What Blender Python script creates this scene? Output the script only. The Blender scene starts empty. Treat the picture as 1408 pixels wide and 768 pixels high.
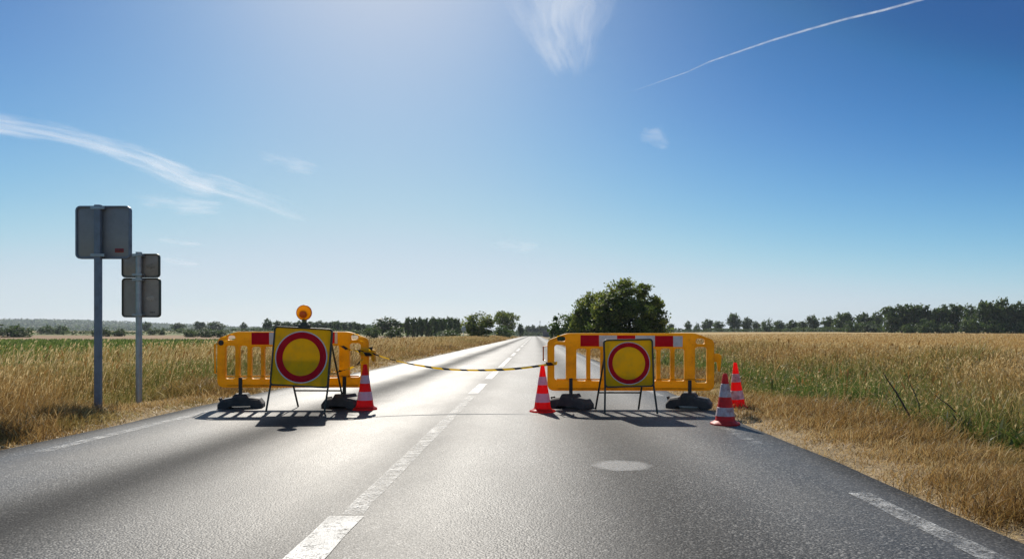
import bpy, bmesh, math, random
import numpy as np
from mathutils import Vector, Matrix

sc = bpy.context.scene
COL = sc.collection
R = math.radians
F, U0, V0, H = 939.0, 735.0, 459.0, 1.0      # focal length in photo pixels, vanishing point, eye height
EDGE_L, EDGE_R = -4.62, 2.33                 # road edges in metres


def wx(u, y):
    return (u - U0) / F * y


def wz(v, y):
    return H + (V0 - v) / F * y


def sst(a, b, x):
    t = np.clip((x - a) / (b - a), 0, 1)
    return t * t * (3 - 2 * t)


# ------------------------------------------------------------------ properties
def tag(o, label=None, cat=None, group=None, kind=None):
    if label: o['label'] = label
    if cat: o['category'] = cat
    if group: o['group'] = group
    if kind: o['kind'] = kind
    return o


def link(name, me, mat=None, parent=None):
    o = bpy.data.objects.new(name, me)
    COL.objects.link(o)
    if mat is not None and me is not None:
        for m in (mat if isinstance(mat, (list, tuple)) else [mat]):
            me.materials.append(m)
    if parent is not None:
        o.parent = parent
    return o


def empty(name, loc, label, cat, group=None, rz=0.0):
    o = bpy.data.objects.new(name, None)
    o.empty_display_size = 0.1
    COL.objects.link(o)
    o.location = loc
    o.rotation_euler = (0, 0, rz)
    return tag(o, label, cat, group)


def copy_tree(o, parent=None):
    c = o.copy()
    COL.objects.link(c)
    c.parent = parent
    for ch in list(o.children):
        copy_tree(ch, c)
    return c


# ------------------------------------------------------------------ materials
class NT:
    def __init__(self, name):
        self.m = bpy.data.materials.new(name)
        self.m.use_nodes = True
        self.t = self.m.node_tree
        self.t.nodes.clear()
        self.out = self.n('ShaderNodeOutputMaterial')

    def n(self, typ, **kw):
        nd = self.t.nodes.new(typ)
        for k, v in kw.items():
            setattr(nd, k, v)
        return nd

    def l(self, a, b):
        self.t.links.new(a, b)

    def coord(self, kind='Object'):
        return self.n('ShaderNodeTexCoord').outputs[kind]

    def mapping(self, vec, scale=(1, 1, 1), loc=(0, 0, 0), rot=(0, 0, 0)):
        m = self.n('ShaderNodeMapping')
        m.inputs['Scale'].default_value = scale
        m.inputs['Location'].default_value = loc
        m.inputs['Rotation'].default_value = rot
        self.l(vec, m.inputs['Vector'])
        return m.outputs[0]

    def noise(self, vec, scale, detail=4, rough=0.55, dist=0.0):
        k = self.n('ShaderNodeTexNoise')
        k.inputs['Scale'].default_value = scale
        k.inputs['Detail'].default_value = detail
        k.inputs['Roughness'].default_value = rough
        k.inputs['Distortion'].default_value = dist
        self.l(vec, k.inputs['Vector'])
        return k.outputs['Fac']

    def voronoi(self, vec, scale, feature='F1', out='Distance'):
        k = self.n('ShaderNodeTexVoronoi')
        k.feature = feature
        k.inputs['Scale'].default_value = scale
        self.l(vec, k.inputs['Vector'])
        return k.outputs[out]

    def ramp(self, fac, stops, interp='LINEAR'):
        r = self.n('ShaderNodeValToRGB')
        r.color_ramp.interpolation = interp
        els = r.color_ramp.elements
        while len(els) < len(stops):
            els.new(0.5)
        for e, (p, c) in zip(els, stops):
            e.position = p
            if isinstance(c, (int, float)):
                c = (c, c, c)
            e.color = (*c[:3], 1)
        self.l(fac, r.inputs[0])
        return r.outputs[0]

    def math(self, op, a, b=None, c=None, clamp=False):
        k = self.n('ShaderNodeMath', operation=op, use_clamp=clamp)
        for i, v in enumerate((a, b, c)):
            if v is None: continue
            if isinstance(v, (int, float)):
                k.inputs[i].default_value = v
            else:
                self.l(v, k.inputs[i])
        return k.outputs[0]

    def maprange(self, v, a, b, c=0.0, d=1.0, smooth=False):
        k = self.n('ShaderNodeMapRange')
        if smooth: k.interpolation_type = 'SMOOTHSTEP'
        self.l(v, k.inputs[0])
        for i, x in enumerate((a, b, c, d)):
            k.inputs[i + 1].default_value = x
        return k.outputs[0]

    def mix(self, fac, a, b, blend='MIX'):
        k = self.n('ShaderNodeMix', data_type='RGBA', blend_type=blend)
        for v, i in ((fac, 0), (a, 6), (b, 7)):
            if isinstance(v, (int, float)):
                k.inputs[i].default_value = v if i == 0 else (v, v, v, 1)
            elif isinstance(v, tuple):
                k.inputs[i].default_value = (*v[:3], 1)
            else:
                self.l(v, k.inputs[i])
        return k.outputs[2]

    def attr(self, name, out='Fac'):
        k = self.n('ShaderNodeAttribute', attribute_name=name)
        return k.outputs[out]

    def bump(self, h, strength, dist, normal=None):
        k = self.n('ShaderNodeBump')
        k.inputs['Strength'].default_value = strength
        k.inputs['Distance'].default_value = dist
        self.l(h, k.inputs['Height'])
        if normal is not None:
            self.l(normal, k.inputs['Normal'])
        return k.outputs[0]

    def pbsdf(self, col, rough=0.5, metal=0.0, normal=None, spec=0.5):
        p = self.n('ShaderNodeBsdfPrincipled')
        for v, k in ((col, 'Base Color'), (rough, 'Roughness'), (metal, 'Metallic'), (spec, 'Specular IOR Level')):
            if isinstance(v, tuple):
                p.inputs[k].default_value = (*v[:3], 1)
            elif isinstance(v, (int, float)):
                p.inputs[k].default_value = v
            else:
                self.l(v, p.inputs[k])
        if normal is not None:
            self.l(normal, p.inputs['Normal'])
        return p.outputs[0]

    def transl(self, col):
        k = self.n('ShaderNodeBsdfTranslucent')
        if isinstance(col, tuple):
            k.inputs[0].default_value = (*col[:3], 1)
        else:
            self.l(col, k.inputs[0])
        return k.outputs[0]

    def mixs(self, fac, a, b):
        k = self.n('ShaderNodeMixShader')
        if isinstance(fac, (int, float)):
            k.inputs[0].default_value = fac
        else:
            self.l(fac, k.inputs[0])
        self.l(a, k.inputs[1])
        self.l(b, k.inputs[2])
        return k.outputs[0]

    def done(self, surf):
        self.l(surf, self.out.inputs['Surface'])
        return self.m


def mat_simple(name, col, rough=0.5, metal=0.0, dirt=None, dirt_amt=0.5, scale=9.0, transl=0.0, bump=0.0, spec=0.5,
               tcol=None):
    t = NT(name)
    co = t.coord()
    c = col
    nz = t.noise(co, scale, 6, 0.62)
    if dirt:
        f = t.ramp(nz, [(0.45, 0.0), (0.75, dirt_amt)])
        c = t.mix(f, col, dirt)
        sp = t.ramp(t.noise(co, scale * 5, 5, 0.7), [(0.6, 0.0), (0.72, dirt_amt)])
        c = t.mix(sp, c, dirt)
    nrm = None
    if bump:
        nrm = t.bump(t.noise(co, scale * 6, 5), 0.4, bump)
    rg = t.maprange(nz, 0.3, 0.7, rough * 0.85, min(1.0, rough * 1.2))
    s = t.pbsdf(c, rg, metal, nrm, spec)
    if transl:
        s = t.mixs(transl, s, t.transl(tcol or c))
    return t.done(s)


def mat_asphalt():
    t = NT('asphalt')
    co = t.coord()
    sep = t.n('ShaderNodeSeparateXYZ')
    t.l(co, sep.inputs[0])
    x = sep.outputs[0]
    wob = t.noise(t.mapping(co, (0.6, 0.12, 1)), 1.0, 4)
    xw = t.math('ADD', x, t.math('MULTIPLY', t.math('SUBTRACT', wob, 0.5), 0.5))

    def band(c, w):
        d = t.math('ABSOLUTE', t.math('SUBTRACT', xw, c))
        return t.maprange(d, 0.0, w, 1.0, 0.0, True)
    oil = t.math('MAXIMUM', band(-2.75, 0.8), t.math('MULTIPLY', band(0.75, 0.85), 0.75))
    oil = t.math('MAXIMUM', oil, t.math('MULTIPLY', band(-1.0, 0.5), 0.35))
    edge = t.math('MAXIMUM', t.maprange(xw, 2.05, 2.4, 0, 1, True), t.maprange(xw, -4.3, -4.65, 0, 1, True))
    patch = t.noise(t.mapping(co, (1, 0.35, 1)), 1.1, 5, 0.6)
    chips = t.voronoi(co, 88.0, 'F1', 'Color')
    chipd = t.voronoi(co, 88.0, 'F1', 'Distance')
    fine = t.noise(co, 190.0, 3, 0.6)
    rgb = t.n('ShaderNodeSeparateColor')
    t.l(chips, rgb.inputs[0])
    base = t.ramp(rgb.outputs[0], [(0.0, (0.016, 0.016, 0.015)), (0.45, (0.07, 0.067, 0.062)), (0.78, (0.17, 0.162, 0.15)), (1.0, (0.46, 0.44, 0.40))])
    base = t.mix(t.ramp(fine, [(0.35, 0.55), (0.6, 0.0)]), base, (0.02, 0.02, 0.02))
    base = t.mix(t.ramp(chipd, [(0.42, 0.0), (0.7, 0.8)]), base, (0.012, 0.012, 0.012))
    base = t.mix(t.ramp(patch, [(0.4, 0.0), (0.62, 0.45)]), base, (0.12, 0.114, 0.104))
    base = t.mix(t.ramp(t.noise(t.mapping(co, (3.0, 0.8, 1)), 1.0, 6, 0.7), [(0.5, 0.0), (0.68, 0.5)]), base, (0.05, 0.048, 0.046))
    base = t.mix(t.math('MULTIPLY', oil, 0.62), base, (0.02, 0.02, 0.021))
    base = t.mix(t.math('MULTIPLY', edge, 0.6), base, (0.03, 0.029, 0.028))
    rough = t.math('ADD', t.maprange(patch, 0.3, 0.7, 0.49, 0.60), t.math('MULTIPLY', oil, 0.15))
    rough = t.math('ADD', rough, t.math('MULTIPLY', edge, 0.2), clamp=True)
    hgt = t.math('ADD', t.math('MULTIPLY', chipd, -1.0), t.math('MULTIPLY', t.noise(co, 90.0, 3), 0.7))
    hgt = t.math('ADD', hgt, t.math('MULTIPLY', rgb.outputs[1], 0.35))
    nrm = t.bump(hgt, 0.7, 0.003)
    spec = t.math('SUBTRACT', 0.36, t.math('MULTIPLY', t.math('MAXIMUM', oil, edge), 0.30))
    return t.done(t.pbsdf(base, rough, 0, nrm, spec))


def mat_paint(wear_lo, wear_hi, name='worn_white_paint'):
    t = NT(name)
    co = t.coord()
    f = t.ramp(t.math('ADD', t.math('MULTIPLY', t.noise(co, 75, 4, 0.7), 0.6), t.math('MULTIPLY', t.noise(co, 9, 4, 0.6), 0.4)), [(wear_lo, 0.0), (wear_hi, 1.0)])
    big = t.ramp(t.noise(co, 2.2, 3), [(0.3, 0.5), (0.6, 1.0)])
    f = t.math('MULTIPLY', f, big)
    nrm = t.bump(t.voronoi(co, 95), 0.6, 0.004)
    p = t.pbsdf((0.58, 0.57, 0.54), 0.55, 0, nrm)
    tr = t.n('ShaderNodeBsdfTransparent').outputs[0]
    return t.done(t.mixs(f, tr, p))


def mat_ground(name, c1, c2, c3, scale=3.0, fine=60.0, bump=0.03, stripes=None):
    t = NT(name)
    co = t.coord()
    n1 = t.noise(co, scale, 7, 0.65)
    n2 = t.noise(co, fine, 5, 0.7)
    c = t.mix(t.ramp(n1, [(0.35, 0.0), (0.65, 1.0)]), c1, c2)
    c = t.mix(t.ramp(n2, [(0.45, 0.0), (0.7, 1.0)]), c, c3)
    if stripes:
        w = t.n('ShaderNodeTexWave', bands_direction='Y')
        w.inputs['Scale'].default_value = stripes
        w.inputs['Distortion'].default_value = 1.5
        w.inputs['Detail'].default_value = 3
        t.l(co, w.inputs['Vector'])
        c = t.mix(t.math('MULTIPLY', w.outputs['Fac'], 0.35), c, c3)
    return t.done(t.pbsdf(c, 0.95, 0, t.bump(n2, 0.6, bump), 0.1))


def mat_gravel():
    t = NT('gravel_and_straw')
    co = t.coord()
    v = t.voronoi(co, 48, 'F1', 'Color')
    s = t.n('ShaderNodeSeparateColor'); t.l(v, s.inputs[0])
    c = t.ramp(s.outputs[0], [(0, (0.09, 0.075, 0.06)), (0.5, (0.2, 0.165, 0.12)), (1, (0.36, 0.31, 0.25))])
    straw = t.noise(t.mapping(co, (18, 60, 10), rot=(0, 0, 0.5)), 2.2, 5, 0.7)
    c = t.mix(t.ramp(straw, [(0.4, 0.0), (0.55, 0.9)]), c, (0.42, 0.30, 0.15))
    c = t.mix(t.ramp(t.noise(co, 1.7, 4), [(0.45, 0.0), (0.65, 0.6)]), c, (0.16, 0.115, 0.06))
    return t.done(t.pbsdf(c, 0.95, 0, t.bump(t.voronoi(co, 48), 0.7, 0.012), 0.15))


def mat_grass(name, dry, green, tr=0.42):
    t = NT(name)
    tint = t.attr('tint')
    d = t.ramp(tint, [(i / (len(dry) - 1), c) for i, c in enumerate(dry)])
    g = t.ramp(tint, [(i / (len(green) - 1), c) for i, c in enumerate(green)])
    c = t.mix(t.attr('green'), d, g)
    p = t.pbsdf(c, 0.55, 0, None, 0.35)
    return t.done(t.mixs(tr, p, t.transl(c)))


def mat_foliage(name, stops, tr=0.35):
    t = NT(name)
    c = t.ramp(t.attr('tint'), stops)
    p = t.pbsdf(c, 0.6, 0, None, 0.25)
    return t.done(t.mixs(tr, p, t.transl(c)))


M = {}
M['asphalt'] = mat_asphalt()
M['paint'] = mat_paint(0.36, 0.5)
M['faint_paint'] = mat_paint(0.44, 0.62, 'faint_white_paint')
M['centre_paint'] = mat_paint(0.43, 0.66, 'centre_white_paint')
M['old_paint'] = mat_paint(0.50, 0.70, 'almost_gone_paint')
M['soil'] = mat_ground('dry_soil', (0.17, 0.12, 0.06), (0.27, 0.2, 0.1), (0.36, 0.27, 0.14), 1.2, 30)
M['verge'] = mat_gravel()
M['green_crop'] = mat_ground('green_crop', (0.065, 0.13, 0.02), (0.1, 0.17, 0.032), (0.16, 0.19, 0.05), 0.25, 3.0)
M['ploughed'] = mat_ground('ploughed_brown', (0.24, 0.155, 0.09), (0.3, 0.2, 0.12), (0.36, 0.26, 0.15), 0.05, 1.5)
M['pasture'] = mat_ground('pasture', (0.11, 0.15, 0.05), (0.2, 0.2, 0.09), (0.27, 0.24, 0.12), 0.02, 0.4)
M['stubble'] = mat_ground('wheat_stubble', (0.36, 0.24, 0.10), (0.43, 0.3, 0.13), (0.5, 0.37, 0.18), 0.06, 9.0, 0.05, 0.35)
M['wooded'] = mat_ground('wooded_hill', (0.035, 0.055, 0.025), (0.05, 0.07, 0.03), (0.06, 0.085, 0.035), 0.02, 0.2)
M['pale_field'] = mat_ground('pale_field', (0.34, 0.26, 0.14), (0.4, 0.31, 0.17), (0.45, 0.36, 0.2), 0.02, 0.5)
DRY = [(0.10, 0.052, 0.016), (0.25, 0.14, 0.042), (0.40, 0.25, 0.09), (0.62, 0.48, 0.25)]
GRN = [(0.035, 0.06, 0.012), (0.075, 0.12, 0.022), (0.13, 0.18, 0.04), (0.2, 0.24, 0.07)]
M['grass'] = mat_grass('grass_blades', DRY, GRN)
M['yellow'] = mat_simple('yellow_plastic', (0.86, 0.47, 0.008), 0.5, 0, (0.12, 0.06, 0.02), 0.75, 4.2, 0.36, 0.0008,
                         tcol=(0.93, 0.56, 0.006), spec=0.25)
M['red_film'] = mat_simple('red_reflective_film', (0.72, 0.006, 0.02), 0.5, 0, (0.2, 0.01, 0.01), 0.3, 14, spec=0.15, transl=0.2, tcol=(0.75, 0.006, 0.02))
M['white_film'] = mat_simple('white_reflective_film', (0.78, 0.76, 0.76), 0.35, 0, (0.4, 0.37, 0.34), 0.4, 14, transl=0.15)
M['rubber'] = mat_simple('recycled_rubber', (0.035, 0.034, 0.033), 0.75, 0, (0.13, 0.115, 0.1), 0.7, 6, 0, 0.006)
M['black'] = mat_simple('black_plastic', (0.016, 0.016, 0.018), 0.45, 0, (0.07, 0.06, 0.05), 0.4, 8)
M['frame'] = mat_simple('dull_green_grey_metal', (0.045, 0.055, 0.045), 0.5, 0.3, (0.15, 0.11, 0.07), 0.5, 12)
M['sign_yellow'] = mat_simple('yellow_sign_film', (0.97, 0.54, 0.003), 0.5, 0, (0.4, 0.25, 0.05), 0.5, 7, spec=0.15, transl=0.2, tcol=(0.97, 0.72, 0.004))
M['amber'] = mat_simple('amber_lens', (0.95, 0.45, 0.01), 0.12, 0, None, 0, 9, 0.7, tcol=(1.0, 0.6, 0.015))
M['amber_dark'] = mat_simple('amber_bowl', (0.6, 0.17, 0.01), 0.3, 0, None, 0, 9, 0.4)
M['olive'] = mat_simple('olive_plastic', (0.16, 0.15, 0.03), 0.5, 0, (0.05, 0.05, 0.03), 0.6, 20)
M['galv'] = mat_simple('galvanised_steel', (0.36, 0.38, 0.4), 0.42, 0.75, (0.2, 0.2, 0.2), 0.5, 11)
M['galv_dark'] = mat_simple('painted_post_steel', (0.17, 0.2, 0.25), 0.45, 0.3, (0.1, 0.1, 0.11), 0.5, 11)
M['sign_back'] = mat_simple('grey_sign_back', (0.26, 0.265, 0.275), 0.5, 0.2, (0.17, 0.17, 0.175), 0.5, 4)
M['sign_back_warm'] = mat_simple('warm_grey_sign_back', (0.31, 0.28, 0.245), 0.5, 0.2, (0.19, 0.17, 0.15), 0.5, 6)
M['red_label'] = mat_simple('dark_red_label', (0.28, 0.02, 0.02), 0.4)
M['pale_mark'] = mat_simple('pale_worn_sticker', (0.42, 0.38, 0.33), 0.6, 0, (0.2, 0.18, 0.16), 0.9, 40)
M['ink'] = mat_simple('dark_ink', (0.03, 0.028, 0.027), 0.5)
M['cone_red'] = mat_simple('fluorescent_red_pvc', (0.95, 0.028, 0.022), 0.4, 0, (0.4, 0.02, 0.02), 0.25, 8, 0.68,
                           tcol=(1.0, 0.06, 0.045))
M['cone_white'] = mat_simple('cone_reflective_band', (0.8, 0.74, 0.8), 0.4, 0, (0.5, 0.42, 0.45), 0.5, 18, 0.35,
                             tcol=(0.9, 0.72, 0.78))
M['cone_red_dirty'] = mat_simple('scuffed_red_pvc', (0.68, 0.018, 0.018), 0.5, 0, (0.12, 0.012, 0.012), 0.95, 8, 0.25,
                                 tcol=(0.9, 0.02, 0.02))
M['cone_white_dirty'] = mat_simple('scuffed_white_band', (0.72, 0.66, 0.68), 0.5, 0, (0.3, 0.05, 0.05), 0.95, 12, 0.25)
M['bark'] = mat_simple('bark', (0.09, 0.065, 0.045), 0.9, 0, (0.04, 0.03, 0.025), 0.7, 12, 0, 0.02)
M['dead_wood'] = mat_simple('dead_stem', (0.06, 0.043, 0.03), 0.8)
M['shed_wall'] = mat_simple('shed_wall', (0.12, 0.115, 0.125), 0.8)
M['shed_roof'] = mat_simple('shed_roof', (0.16, 0.15, 0.16), 0.7)
LEAF_NEAR = [(0, (0.045, 0.07, 0.014)), (0.45, (0.115, 0.16, 0.028)), (0.8, (0.23, 0.26, 0.045)), (1, (0.36, 0.36, 0.07))]
LEAF_FAR = [(0, (0.035, 0.06, 0.016)), (0.5, (0.07, 0.115, 0.03)), (1, (0.13, 0.175, 0.045))]
LEAF_LIGHT = [(0, (0.045, 0.08, 0.016)), (0.5, (0.085, 0.14, 0.03)), (1, (0.15, 0.2, 0.05))]
M['leaf_near'] = mat_foliage('leaves_near', LEAF_NEAR, 0.56)
M['leaf_far'] = mat_foliage('leaves_dark', LEAF_FAR, 0.38)
M['leaf_light'] = mat_foliage('leaves_light', LEAF_LIGHT, 0.35)


def mat_tape():
    t = NT('striped_tape')
    uv = t.coord('UV')
    s = t.n('ShaderNodeSeparateXYZ'); t.l(uv, s.inputs[0])
    k = t.math('FRACT', t.math('DIVIDE', t.math('ADD', s.outputs[0], t.math('MULTIPLY', s.outputs[1], 0.04)), 0.24))
    c = t.mix(t.math('GREATER_THAN', k, 0.6), (0.85, 0.5, 0.015), (0.015, 0.015, 0.015))
    return t.done(t.mixs(0.3, t.pbsdf(c, 0.35), t.transl(c)))


M['tape'] = mat_tape()


# ------------------------------------------------------------------ mesh helpers
class MB:
    def __init__(self):
        self.v, self.f = [], []

    def add(self, vs, fs):
        b = len(self.v)
        self.v += [tuple(p) for p in vs]
        self.f += [tuple(b + i for i in f) for f in fs]

    def box(self, c, s, rz=0.0):
        cx, cy, cz = c
        hx, hy, hz = s[0] / 2, s[1] / 2, s[2] / 2
        vs = []
        for dz in (-hz, hz):
            for dx, dy in ((-hx, -hy), (hx, -hy), (hx, hy), (-hx, hy)):
                vs.append((cx + dx * math.cos(rz) - dy * math.sin(rz), cy + dx * math.sin(rz) + dy * math.cos(rz), cz + dz))
        self.add(vs, [(3, 2, 1, 0), (4, 5, 6, 7), (0, 1, 5, 4), (1, 2, 6, 5), (2, 3, 7, 6), (3, 0, 4, 7)])

    def tube(self, pts, rad, n=8, cap=True):
        pts = [Vector(p) for p in pts]
        rr = rad if isinstance(rad, (list, tuple)) else [rad] * len(pts)
        vs, fs = [], []
        up = Vector((0.13, 0.31, 1)).normalized()
        for i, p in enumerate(pts):
            d = (pts[min(i + 1, len(pts) - 1)] - pts[max(i - 1, 0)]).normalized()
            a = d.cross(up)
            if a.length < 1e-3: a = d.cross(Vector((1, 0, 0)))
            a.normalize()
            b = d.cross(a)
            for k in range(n):
                t = 2 * math.pi * k / n
                vs.append(p + (a * math.cos(t) + b * math.sin(t)) * rr[i])
        for i in range(len(pts) - 1):
            for k in range(n):
                k2 = (k + 1) % n
                fs.append((i * n + k, i * n + k2, (i + 1) * n + k2, (i + 1) * n + k))
        if cap:
            fs.append(tuple(range(n - 1, -1, -1)))
            fs.append(tuple((len(pts) - 1) * n + k for k in range(n)))
        self.add(vs, fs)

    def lathe(self, prof, n=32, axis='Z', c=(0, 0, 0)):
        vs, fs = [], []
        for r, h in prof:
            for k in range(n):
                t = 2 * math.pi * k / n
                if axis == 'Z':
                    p = (r * math.cos(t), r * math.sin(t), h)
                else:
                    p = (r * math.cos(t), h, r * math.sin(t))
                vs.append((p[0] + c[0], p[1] + c[1], p[2] + c[2]))
        for i in range(len(prof) - 1):
            for k in range(n):
                k2 = (k + 1) % n
                fs.append((i * n + k, i * n + k2, (i + 1) * n + k2, (i + 1) * n + k))
        self.add(vs, fs)

    def build(self, name, mat, parent=None, smooth=False, bevel=0.0):
        me = bpy.data.meshes.new(name)
        me.from_pydata(self.v, [], self.f)
        bm = bmesh.new()
        bm.from_mesh(me)
        bmesh.ops.recalc_face_normals(bm, faces=bm.faces)
        if bevel:
            bmesh.ops.bevel(bm, geom=list(bm.edges), offset=bevel, segments=2, affect='EDGES', profile=0.6)
        bm.to_mesh(me)
        bm.free()
        if smooth:
            me.shade_smooth()
            try: me.set_sharp_from_angle(angle=R(40))
            except Exception: pass
        return link(name, me, mat, parent)


def np_mesh(name, verts, quads=None, tris=None, attrs=None, mat=None, parent=None):
    me = bpy.data.meshes.new(name)
    nq = 0 if quads is None else len(quads)
    nt = 0 if tris is None else len(tris)
    me.vertices.add(len(verts))
    me.vertices.foreach_set('co', np.asarray(verts, np.float32).ravel())
    li = np.concatenate([a.ravel() for a in (quads, tris) if a is not None and len(a)]).astype(np.int32)
    me.loops.add(len(li))
    me.loops.foreach_set('vertex_index', li)
    st = np.concatenate([np.arange(nq) * 4, nq * 4 + np.arange(nt) * 3]).astype(np.int32)
    me.polygons.add(nq + nt)
    me.polygons.foreach_set('loop_start', st)
    me.update(calc_edges=True)
    for k, a in (attrs or {}).items():
        at = me.attributes.new(k, 'FLOAT', 'POINT')
        at.data.foreach_set('value', np.asarray(a, np.float32))
    me.validate()
    return link(name, me, mat, parent) if mat is not None else me


def plate(name, outer, holes, thick, bevel, mat, parent=None, off=(0, 0, 0)):
    """flat outline in the XZ plane with holes, given thickness and rounded edges"""
    from mathutils.geometry import delaunay_2d_cdt
    rings = []
    for k, ring in enumerate([outer] + list(holes)):
        P = [Vector(p) for p in ring]
        P = [p for i, p in enumerate(P) if (p - P[i - 1]).length > 1e-5]
        area = sum(P[i - 1].x * P[i].y - P[i].x * P[i - 1].y for i in range(len(P)))
        if (area > 0) != (k == 0):
            P.reverse()
        rings.append(P)

    def inset(P, d):
        out = []
        for i, p in enumerate(P):
            a, b = (p - P[i - 1]).normalized(), (P[(i + 1) % len(P)] - p).normalized()
            na, nb = Vector((-a.y, a.x)), Vector((-b.y, b.x))
            n = na + nb
            n = n / max(n.length_squared, 0.5) * 2 if n.length > 1e-6 else na
            out.append(p + n * d)
        return out
    b, h = bevel, thick / 2
    prof = [(b, -h), (b * 0.3, -h + b * 0.3), (0, -h + b), (0, h - b), (b * 0.3, h - b * 0.3), (b, h)]
    vs, fs = [], []
    front = []
    for P in rings:
        n = len(P)
        base = len(vs)
        for d, y in prof:
            vs += [(q.x, y, q.y) for q in inset(P, d)]
        for j in range(len(prof) - 1):
            for i in range(n):
                i2 = (i + 1) % n
                fs.append((base + j * n + i, base + j * n + i2, base + (j + 1) * n + i2, base + (j + 1) * n + i))
        front.append((base, base + (len(prof) - 1) * n, n))
    pts, edges, idf, idb = [], [], [], []
    for f0, b0, n in front:
        k0 = len(pts)
        pts += [Vector((vs[f0 + i][0], vs[f0 + i][2])) for i in range(n)]
        idf += [f0 + i for i in range(n)]
        idb += [b0 + i for i in range(n)]
        edges += [(k0 + i, k0 + (i + 1) % n) for i in range(n)]
    ov, oe, of, orig, _, _ = delaunay_2d_cdt(pts, edges, [], 0, 1e-6)
    loops = []
    k0 = 0
    for _, _, n in front:
        loops.append(pts[k0:k0 + n]); k0 += n

    def inside(c, poly):
        r = False
        for i in range(len(poly)):
            p, q = poly[i - 1], poly[i]
            if (p.y > c.y) != (q.y > c.y) and c.x < (q.x - p.x) * (c.y - p.y) / (q.y - p.y) + p.x:
                r = not r
        return r
    for f in of:
        c = sum((ov[i] for i in f), Vector((0, 0))) / len(f)
        if inside(c, loops[0]) and not any(inside(c, l) for l in loops[1:]):
            if all(orig[i] for i in f):
                o3 = [orig[i][0] for i in f]
                fs.append(tuple(idf[i] for i in o3))
                fs.append(tuple(idb[i] for i in reversed(o3)))
    me = bpy.data.meshes.new(name)
    me.from_pydata([(x + off[0], y + off[1], z + off[2]) for x, y, z in vs], [], fs)
    bm = bmesh.new(); bm.from_mesh(me)
    bmesh.ops.recalc_face_normals(bm, faces=bm.faces)
    bm.to_mesh(me); bm.free()
    me.shade_smooth()
    try: me.set_sharp_from_angle(angle=R(35))
    except Exception: pass
    return link(name, me, mat, parent)


def rrect(x0, z0, x1, z1, r, n=5):
    r = min(r, (x1 - x0) / 2 * 0.999, (z1 - z0) / 2 * 0.999)
    out = []
    for cx, cz, a0 in ((x1 - r, z1 - r, 0), (x0 + r, z1 - r, 90), (x0 + r, z0 + r, 180), (x1 - r, z0 + r, 270)):
        for k in range(n + 1):
            a = R(a0 + 90 * k / n)
            out.append((cx + r * math.cos(a), cz + r * math.sin(a)))
    return out


def rpoly(pts, n=5):
    """polygon with per-corner radius: (x, z, r)"""
    out = []
    N = len(pts)
    for i, (x, z, r) in enumerate(pts):
        p = Vector((x, z)); a = Vector(pts[i - 1][:2]); b = Vector(pts[(i + 1) % N][:2])
        if r <= 0:
            out.append((x, z)); continue
        da, db = (a - p).normalized(), (b - p).normalized()
        r = min(r, (a - p).length * 0.45, (b - p).length * 0.45)
        s, e = p + da * r, p + db * r
        for k in range(n + 1):
            t = k / n
            q = s * (1 - t) ** 2 + p * 2 * t * (1 - t) + e * t * t
            out.append((q.x, q.y))
    return out


def circle(cx, cz, r, n=64):
    return [(cx + r * math.cos(2 * math.pi * k / n), cz + r * math.sin(2 * math.pi * k / n)) for k in range(n)]


# ------------------------------------------------------------------ terrain
def terrain(x, y):
    x = np.asarray(x, float); y = np.asarray(y, float)
    z = np.full(np.broadcast(x, y).shape, -0.035)
    # right ditch then field
    z = z - 0.38 * sst(3.0, 5.6, x) + 0.46 * sst(6.0, 9.5, x)
    # left verge and bank
    z = z - 0.12 * sst(-5.0, -7.0, x) + 0.1 * sst(-7.0, -10, x)
    # fields rise gently away from the road
    rise_r = sst(40, 420, y) * sst(6, 90, x) * 2.2
    rise_l = sst(150, 800, y) * sst(-8, -120, x) * 4.6
    z = z + rise_r + rise_l
    # far hill to the left, low swell elsewhere
    hill = sst(1300, 2600, y) * (1 - 0.4 * sst(3200, 5200, y)) * (
        38 * sst(-700, -1900, x * 2600 / np.maximum(y, 2600)) + 4)
    z = z + hill
    # road dips away past the crest
    z = z - sst(260, 900, y) * 2.0 * (1 - sst(30, 200, np.abs(x)))
    return z


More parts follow.
